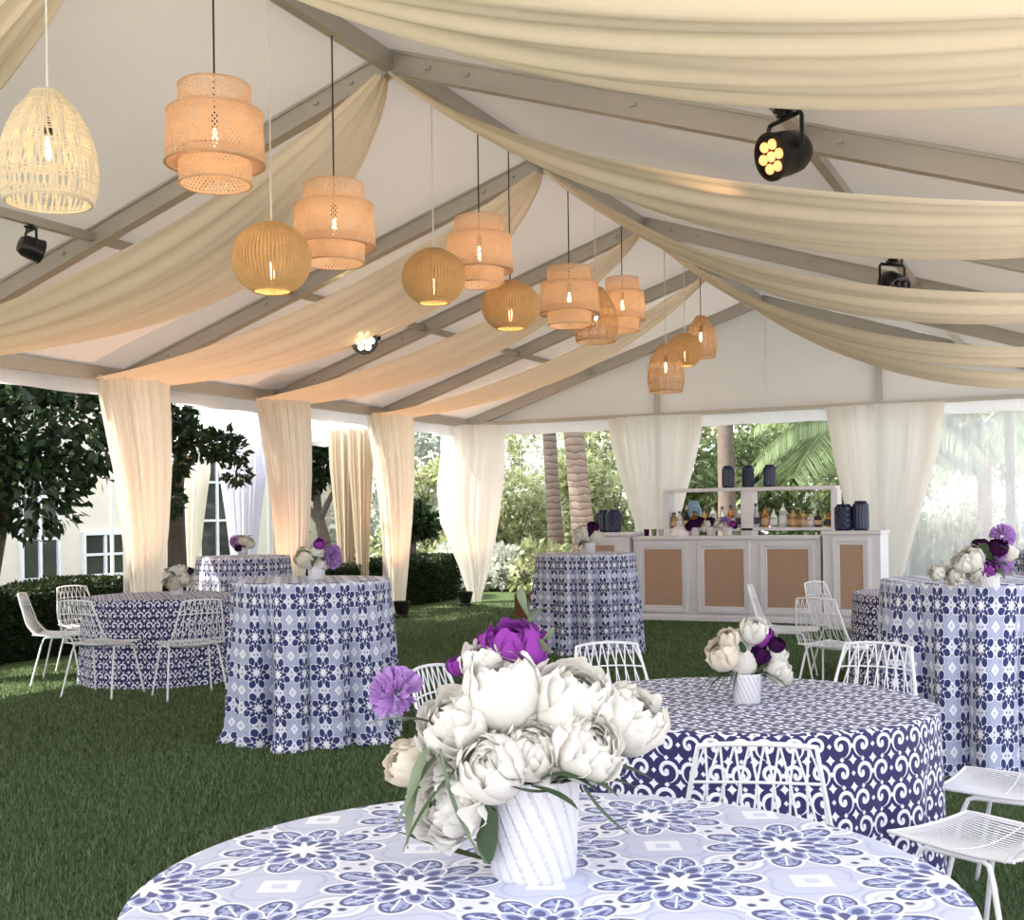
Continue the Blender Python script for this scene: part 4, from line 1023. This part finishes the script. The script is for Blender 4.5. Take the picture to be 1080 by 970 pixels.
# trees outside
c1 = ud(15, 16.0); 
tree(c1, [(-.6, 0, 0), (-.55, .1, .8), (-.3, .1, 1.6), (0, .2, 2.6)],
     [(0, 0, 3.0, 1.5), (-1.2, -.6, 3.2, 1.4), (.95, .5, 2.9, 1.05), (-.3, -.8, 2.4, 1.15), (.2, .3, 4.2, 1.4), (1.2, .8, 3.9, 1.0), (-1.6, -1.4, 2.5, 1.3), (.55, -.2, 1.95, .75), (-.9, -.2, 1.75, .7), (-2.2, -1.9, 3.6, 1.4), (-.5, .5, 5.6, 1.6), (1.5, 1.5, 5.2, 1.3), (-2.5, -1.5, 5.4, 1.7), (-4, -3.6, 3.4, 1.7), (-4.5, -4, 5.2, 1.7)], 24000, .17, 'leaf_dark', 'big dark broad-leaved tree outside beyond the hedge', 21, 2.0)  # higher crown blobs are unseen, added to block the sky
c2 = ud(205, 16.2)
tree(c2, [(-.8, .6, 0), (-.8, .6, 2.0), (-.3, .3, 3.1)], [(-.38, 0, 3.0, .32), (-.22, 0, 2.72, .28), (.12, .1, 2.56, .24), (.42, .1, 2.52, .22), (.66, .1, 2.15, .17), (-.38, 0, 2.3, .26), (-.42, 0, 1.8, .22), (.62, .1, 2.42, .15)], 1500, .13, 'leaf_dark', 'leafy branches of a dark tree between the first two curtains', 22, 2.0)
c3 = ud(348, 22)
tree(c3, [(.15, 0, 0), (.05, 0, .6), (-.12, 0, 1.2), (-.28, .05, 1.7), (-.30, .05, 2.3)], [(-.35, 0, 2.6, .65), (.10, .1, 2.75, .6), (-.5, .1, 3.1, .6), (.15, 0, 3.2, .6), (-.6, 0, 2.2, .4), (.3, .1, 2.3, .35), (-.7, -.1, 1.35, .22)], 4200, .13, 'leaf_dark', 'small gnarled tree with a leaning trunk between two curtains', 23, 1.9,
     branches=([(.1, 0, .75), (.5, .1, .95), (.75, .1, 1.25)], [(-.2, 0, 1.5), (.1, 0, 2.0), (.35, .1, 2.3)], [(-.25, 0, 1.5), (-.6, 0, 1.9), (-.8, 0, 2.2)]))
tree(ud(434, 23), [(0, 0, 0), (0, 0, .9), (.05, 0, 1.3)], [(0, 0, 1.5, .42), (.25, 0, 1.4, .3)], 1000, .16, 'leaf_dark', 'small round dark bush-tree beside the palm trunk near the corner curtain', 24, 1.9)
for k, (x, y) in enumerate(((-14.2, 3.0), (-13.8, 6.2), (-14.5, -.5))):  # unseen trees added to block sky light on the hedge side
    r2 = random.Random(700+k); cs = [(r2.uniform(-1.3, 1.3), r2.uniform(-1.6, 1.6), r2.uniform(1.6, 5.4), r2.uniform(.9, 1.5)) for _ in range(12)]
    tree((x, y, 0), [(0, 0, 0), (.1, 0, 1.2), (0, .1, 2.6)], cs, 7000, .2, 'leaf_dark', 'added dark tree, out of view, shading the lawn, %s along the hedge side' % ('second', 'third', 'first')[k], 710+k, 2.0, .4)
# sunlit shrubs beyond the gable
SG = 'sunlit shrubs beyond the bar'
for i, (u, dep, w, h, n, mt, l) in enumerate((
    (455, 27, 1.5, 3.6, 5200, 'leaf_sun', 'bright shrub behind the corner curtain, nearest the hedge'), (535, 28, 1.7, 2.6, 6000, 'leaf_sun', 'bright yellow-green shrub between the corner curtain and the palm trunks'), (560, 31, 2.0, 4.4, 6500, 'leaf_silver', 'pale silvery shrub above the bright one, left of the palm trunks'),
    (645, 27.5, 1.5, 3.2, 6000, 'leaf_sun', 'bright shrub just past the leaning palm trunk'), (720, 26, 1.6, 3.4, 6500, 'leaf_mid', 'green shrub behind the curtain above the bar'), (800, 26.5, 1.9, 3.8, 7500, 'leaf_mid', 'green shrub behind the bar shelf'), (880, 25.5, 1.7, 3.2, 5500, 'leaf_mid', 'green shrub behind the gable curtain beside the clear panel'),
    (985, 25, 1.6, 1.6, 4500, 'leaf_sun', 'low bright shrub seen through the clear panel'), (1080, 25, 1.7, 2.4, 4500, 'leaf_silver', 'pale shrub at the edge of the clear panel'), (590, 24.5, 1.2, 1.0, 4200, 'leaf_sun', 'low pale shrub at the foot of the palm trunks'), (500, 25.0, 1.1, .9, 3800, 'leaf_silver', 'low pale shrub beside the corner curtain foot'))):
    cs = []; r2 = random.Random(100+i)
    for k in range(14): cs.append((r2.uniform(-w*.7, w*.7), r2.uniform(-.6, .9), r2.uniform(.2*h, h*.82), r2.uniform(.22, .38)*min(w, h)))
    for k in range(6): cs.append((r2.uniform(-w*.7, w*.7), r2.uniform(-.5, .5), .3, .35))
    root = empty('shrub', ud(u, dep), YAW, l, 'shrub', SG)
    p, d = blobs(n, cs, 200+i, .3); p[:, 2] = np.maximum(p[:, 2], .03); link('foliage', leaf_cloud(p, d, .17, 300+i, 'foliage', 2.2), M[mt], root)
    g = MB()
    for k in range(5): g.tube(bez((r2.uniform(-.2, .2), 0, 0), (r2.uniform(-.3, .3), 0, h*.4), (r2.uniform(-w*.6, w*.6), r2.uniform(-.4, .4), h*.75), 6), [.03, .028, .024, .02, .014, .008], 6)
    g.build('stem', M['bark'], root)
# tall trees far behind close the view
for i, (u, dep, h) in enumerate(((400, 40, 8), (500, 44, 9), (610, 42, 8.5), (720, 40, 9), (830, 42, 9), (950, 40, 8), (1070, 42, 9))):
    r2 = random.Random(500+i); cs = [(r2.uniform(-3, 3), r2.uniform(-1, 1), r2.uniform(1, h*.85), r2.uniform(.9, 1.7)) for _ in range(14)]
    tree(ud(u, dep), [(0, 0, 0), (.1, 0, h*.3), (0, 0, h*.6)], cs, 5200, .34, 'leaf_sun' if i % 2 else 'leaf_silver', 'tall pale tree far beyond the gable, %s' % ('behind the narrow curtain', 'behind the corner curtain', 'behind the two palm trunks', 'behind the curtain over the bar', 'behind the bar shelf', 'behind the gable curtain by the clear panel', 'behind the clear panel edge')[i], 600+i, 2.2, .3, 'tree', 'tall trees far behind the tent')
# palms
def palm(u, dep, r, lean, h, label, crown=True, seed=0, nf=12, flen=2.4):
    root = empty('palm_tree', ud(u, dep), YAW, label, 'palm', 'palms beyond the gable')
    pts = [(lean*(1-(1-i/10)**1.6)*1.0, 0, h*i/10) for i in range(11)]
    g = MB(); g.tube(pts, [r*(1.25-.3*min(1, i/3)-.12*i/10) for i in range(11)], 14); g.build('trunk', M['bark' if seed == 4 else 'palm'], root)  # trunk behind the shelf gets darker bark: shade put into its colour
    if crown:
        r2 = random.Random(seed)
        for k in range(nf):
            a = 2*PI*k/nf+r2.uniform(-.2, .2); up = r2.uniform(-.1, .9); L = flen*r2.uniform(.85, 1.15)
            frond(root, Vector(pts[-1]), a, up, L, r2)
def frond(root, p0, a, up, L, r2):
    d = Vector((math.cos(a), math.sin(a), 0)); sp = bez(p0, p0+d*L*.5+Vector((0, 0, up*L*.7)), p0+d*L+Vector((0, 0, (up-.85)*L*.6)), 22)
    g = MB(); g.tube(sp, [.02-.016*i/21 for i in range(22)], 5)
    for i in range(2, 22):
        t = (sp[min(i+1, 21)]-sp[i-1]).normalized(); sd = t.cross(Vector((0, 0, 1))).normalized()
        for s in (-1, 1):
            for q in (0, .33, .66):
                b0 = sp[i-1].lerp(sp[i], q); l = L*.34*math.sin(PI*(.10+.86*i/22))**.6
                e = b0+sd*s*l*.70+t*l*.55+Vector((0, 0, -l*.38*r2.uniform(.7, 1.2))); leaf_strip(g, [b0, b0.lerp(e, .4)+Vector((0, 0, .02)), b0.lerp(e, .75), e], .012)
    g.build('frond', M['frond'], root)
palm(590, 25.5, .165, -.25, 6.5, 'straight palm trunk beyond the gable, slimmer of the pair', True, 1)
palm(622, 24.5, .235, -.45, 7.0, 'stout leaning palm trunk beyond the gable', True, 2)
palm(421, 25, .13, .05, 6.5, 'slim palm trunk beside the narrow curtain', True, 3)
palm(769, 22.5, .17, -.05, 6.8, 'palm trunk darkened for shade behind the bar shelf', True, 4)
palm(905, 22.3, .13, -.0, 3.0, 'short palm spreading its fronds behind the bar and clear panel', True, 5, 22, 2.1)
palm(1040, 22.0, .14, .0, 3.1, 'short palm behind the clear panel', True, 6, 18, 1.9)

# house beyond the hedge
M['stucco'] = plain('cream_stucco', (.80, .72, .60), .9, 0, .05, 3, .2, 50); M['pane'] = glassmat('window_glass', (.05, .055, .06)); M['trimw'] = plain('white_trim', (.85, .85, .86), .5)
M['pane'] = plain('window_glass', (.035, .035, .035), .08, 0, .3, 2, spec=.8)
HX = -24.0
root = empty('house', (HX, 22, 0), 0, 'cream stucco house with white-framed windows beyond the hedge and trees', 'house')
g = MB(); g.box(-6, 0, -18, 16, 0, 5.2); g.build('wall', M['stucco'], root, None, False)
g = MB(); g.box(-6.3, .4, -18.3, 16.3, 5.2, 5.45); g.build('roof', M['trimw'], root, None, False)
def house_window(u0, u1, v0, v1, nx, nz):
    p, q = atx(u0, v1, HX), atx(u1, v0, HX); y0, y1, z0, z1 = p.y-22, q.y-22, max(.05, p.z), q.z
    g = MB(); t = .09
    g.box(0, .10, y0, y0+t, z0, z1); g.box(0, .10, y1-t, y1, z0, z1); g.box(0, .10, y0+t, y1-t, z0, z0+t); g.box(0, .10, y0+t, y1-t, z1-t, z1)
    for k in range(1, nx): y = y0+(y1-y0)*k/nx; g.box(0, .08, y-.05, y+.05, z0+t, z1-t)
    for k in range(1, nz): z = z0+(z1-z0)*k/nz; g.box(0, .07, y0+t, y1-t, z-.035, z+.035)
    fo = g.build('window', M['trimw'], root, None, False)
    g = MB(); g.box(.005, .03, y0+t*.5, y1-t*.5, z0+t*.5, z1-t*.5); g.build('pane', M['pane'], fo, None, False)
house_window(208, 246, 470, 590, 2, 3); house_window(86, 132, 560, 620, 2, 2); house_window(20, 60, 480, 620, 2, 3)
# neighbouring white canopy with drapes
root = empty('canopy', (0, 0, 0), 0, 'white canopy tent with draped posts standing between this tent and the house', 'canopy tent')
e0, e1 = ud(183, 21.5), ud(388, 19.6); bk = Vector((-math.sin(YAW+.55), math.cos(YAW+.55), 0))*4.5
top = [(e0.x, e0.y), (e1.x, e1.y), (e1.x+bk.x, e1.y+bk.y), (e0.x+bk.x, e0.y+bk.y)]
cz = 3.02; pk = (sum(p[0] for p in top)/4, sum(p[1] for p in top)/4, 5.0)
g = MB()
for k in range(4):
    a, c = top[k], top[(k+1) % 4]
    P = []
    for i in range(9):
        e = (a[0]+(c[0]-a[0])*i/8, a[1]+(c[1]-a[1])*i/8)
        P.append([(e[0]+(pk[0]-e[0])*j/8, e[1]+(pk[1]-e[1])*j/8, cz+(pk[2]-cz)*(j/8)**1.15) for j in range(9)])
    g.grid(P); g.grid([[(a[0]+(c[0]-a[0])*i/24, a[1]+(c[1]-a[1])*i/24, cz-.22*j-.03*j*math.sin(i*.9)) for j in range(2)] for i in range(25)])
g.build('roof', M['valance'], root)
for (x, y) in top: g = MB(); g.tube([(x, y, 0), (x, y, cz)], .04, 8); g.build('post', M['trimw'], root)
DG2 = 'drapes on the neighbouring canopy'
def drape2(u, dep, a, label, mat, seed):
    p = ud(u, dep); o = curtain(p.x, p.y, YAW, 2.95, [(0, a*.55, .10), (.25, a*.5, .10), (.5, a*.7, .12), (.8, a, .14), (1, a*1.05, .14)], label, seed, mat); o['group'] = DG2
M['curtain_white'] = fabric('white_sheer', (.80, .80, .88), .4, .1, .05, (8, 8, .3), 4); M['curtain_tan'] = fabric('tan_sheer', (.62, .54, .42), .35, .05, .06, (8, 8, .3), 4)
drape2(198, 21.0, .38, 'beige drape outside, in front of the white-framed house window', 'curtain', 31)
drape2(258, 20.3, .36, 'white drape outside, beside the second curtain of the tent', 'curtain_white', 32)
drape2(366, 19.6, .22, 'tan drape outside, next to the leaning tree', 'curtain_tan', 33)
drape2(383, 19.4, .18, 'tan drape outside, touching the narrow tent curtain', 'curtain_tan', 34)
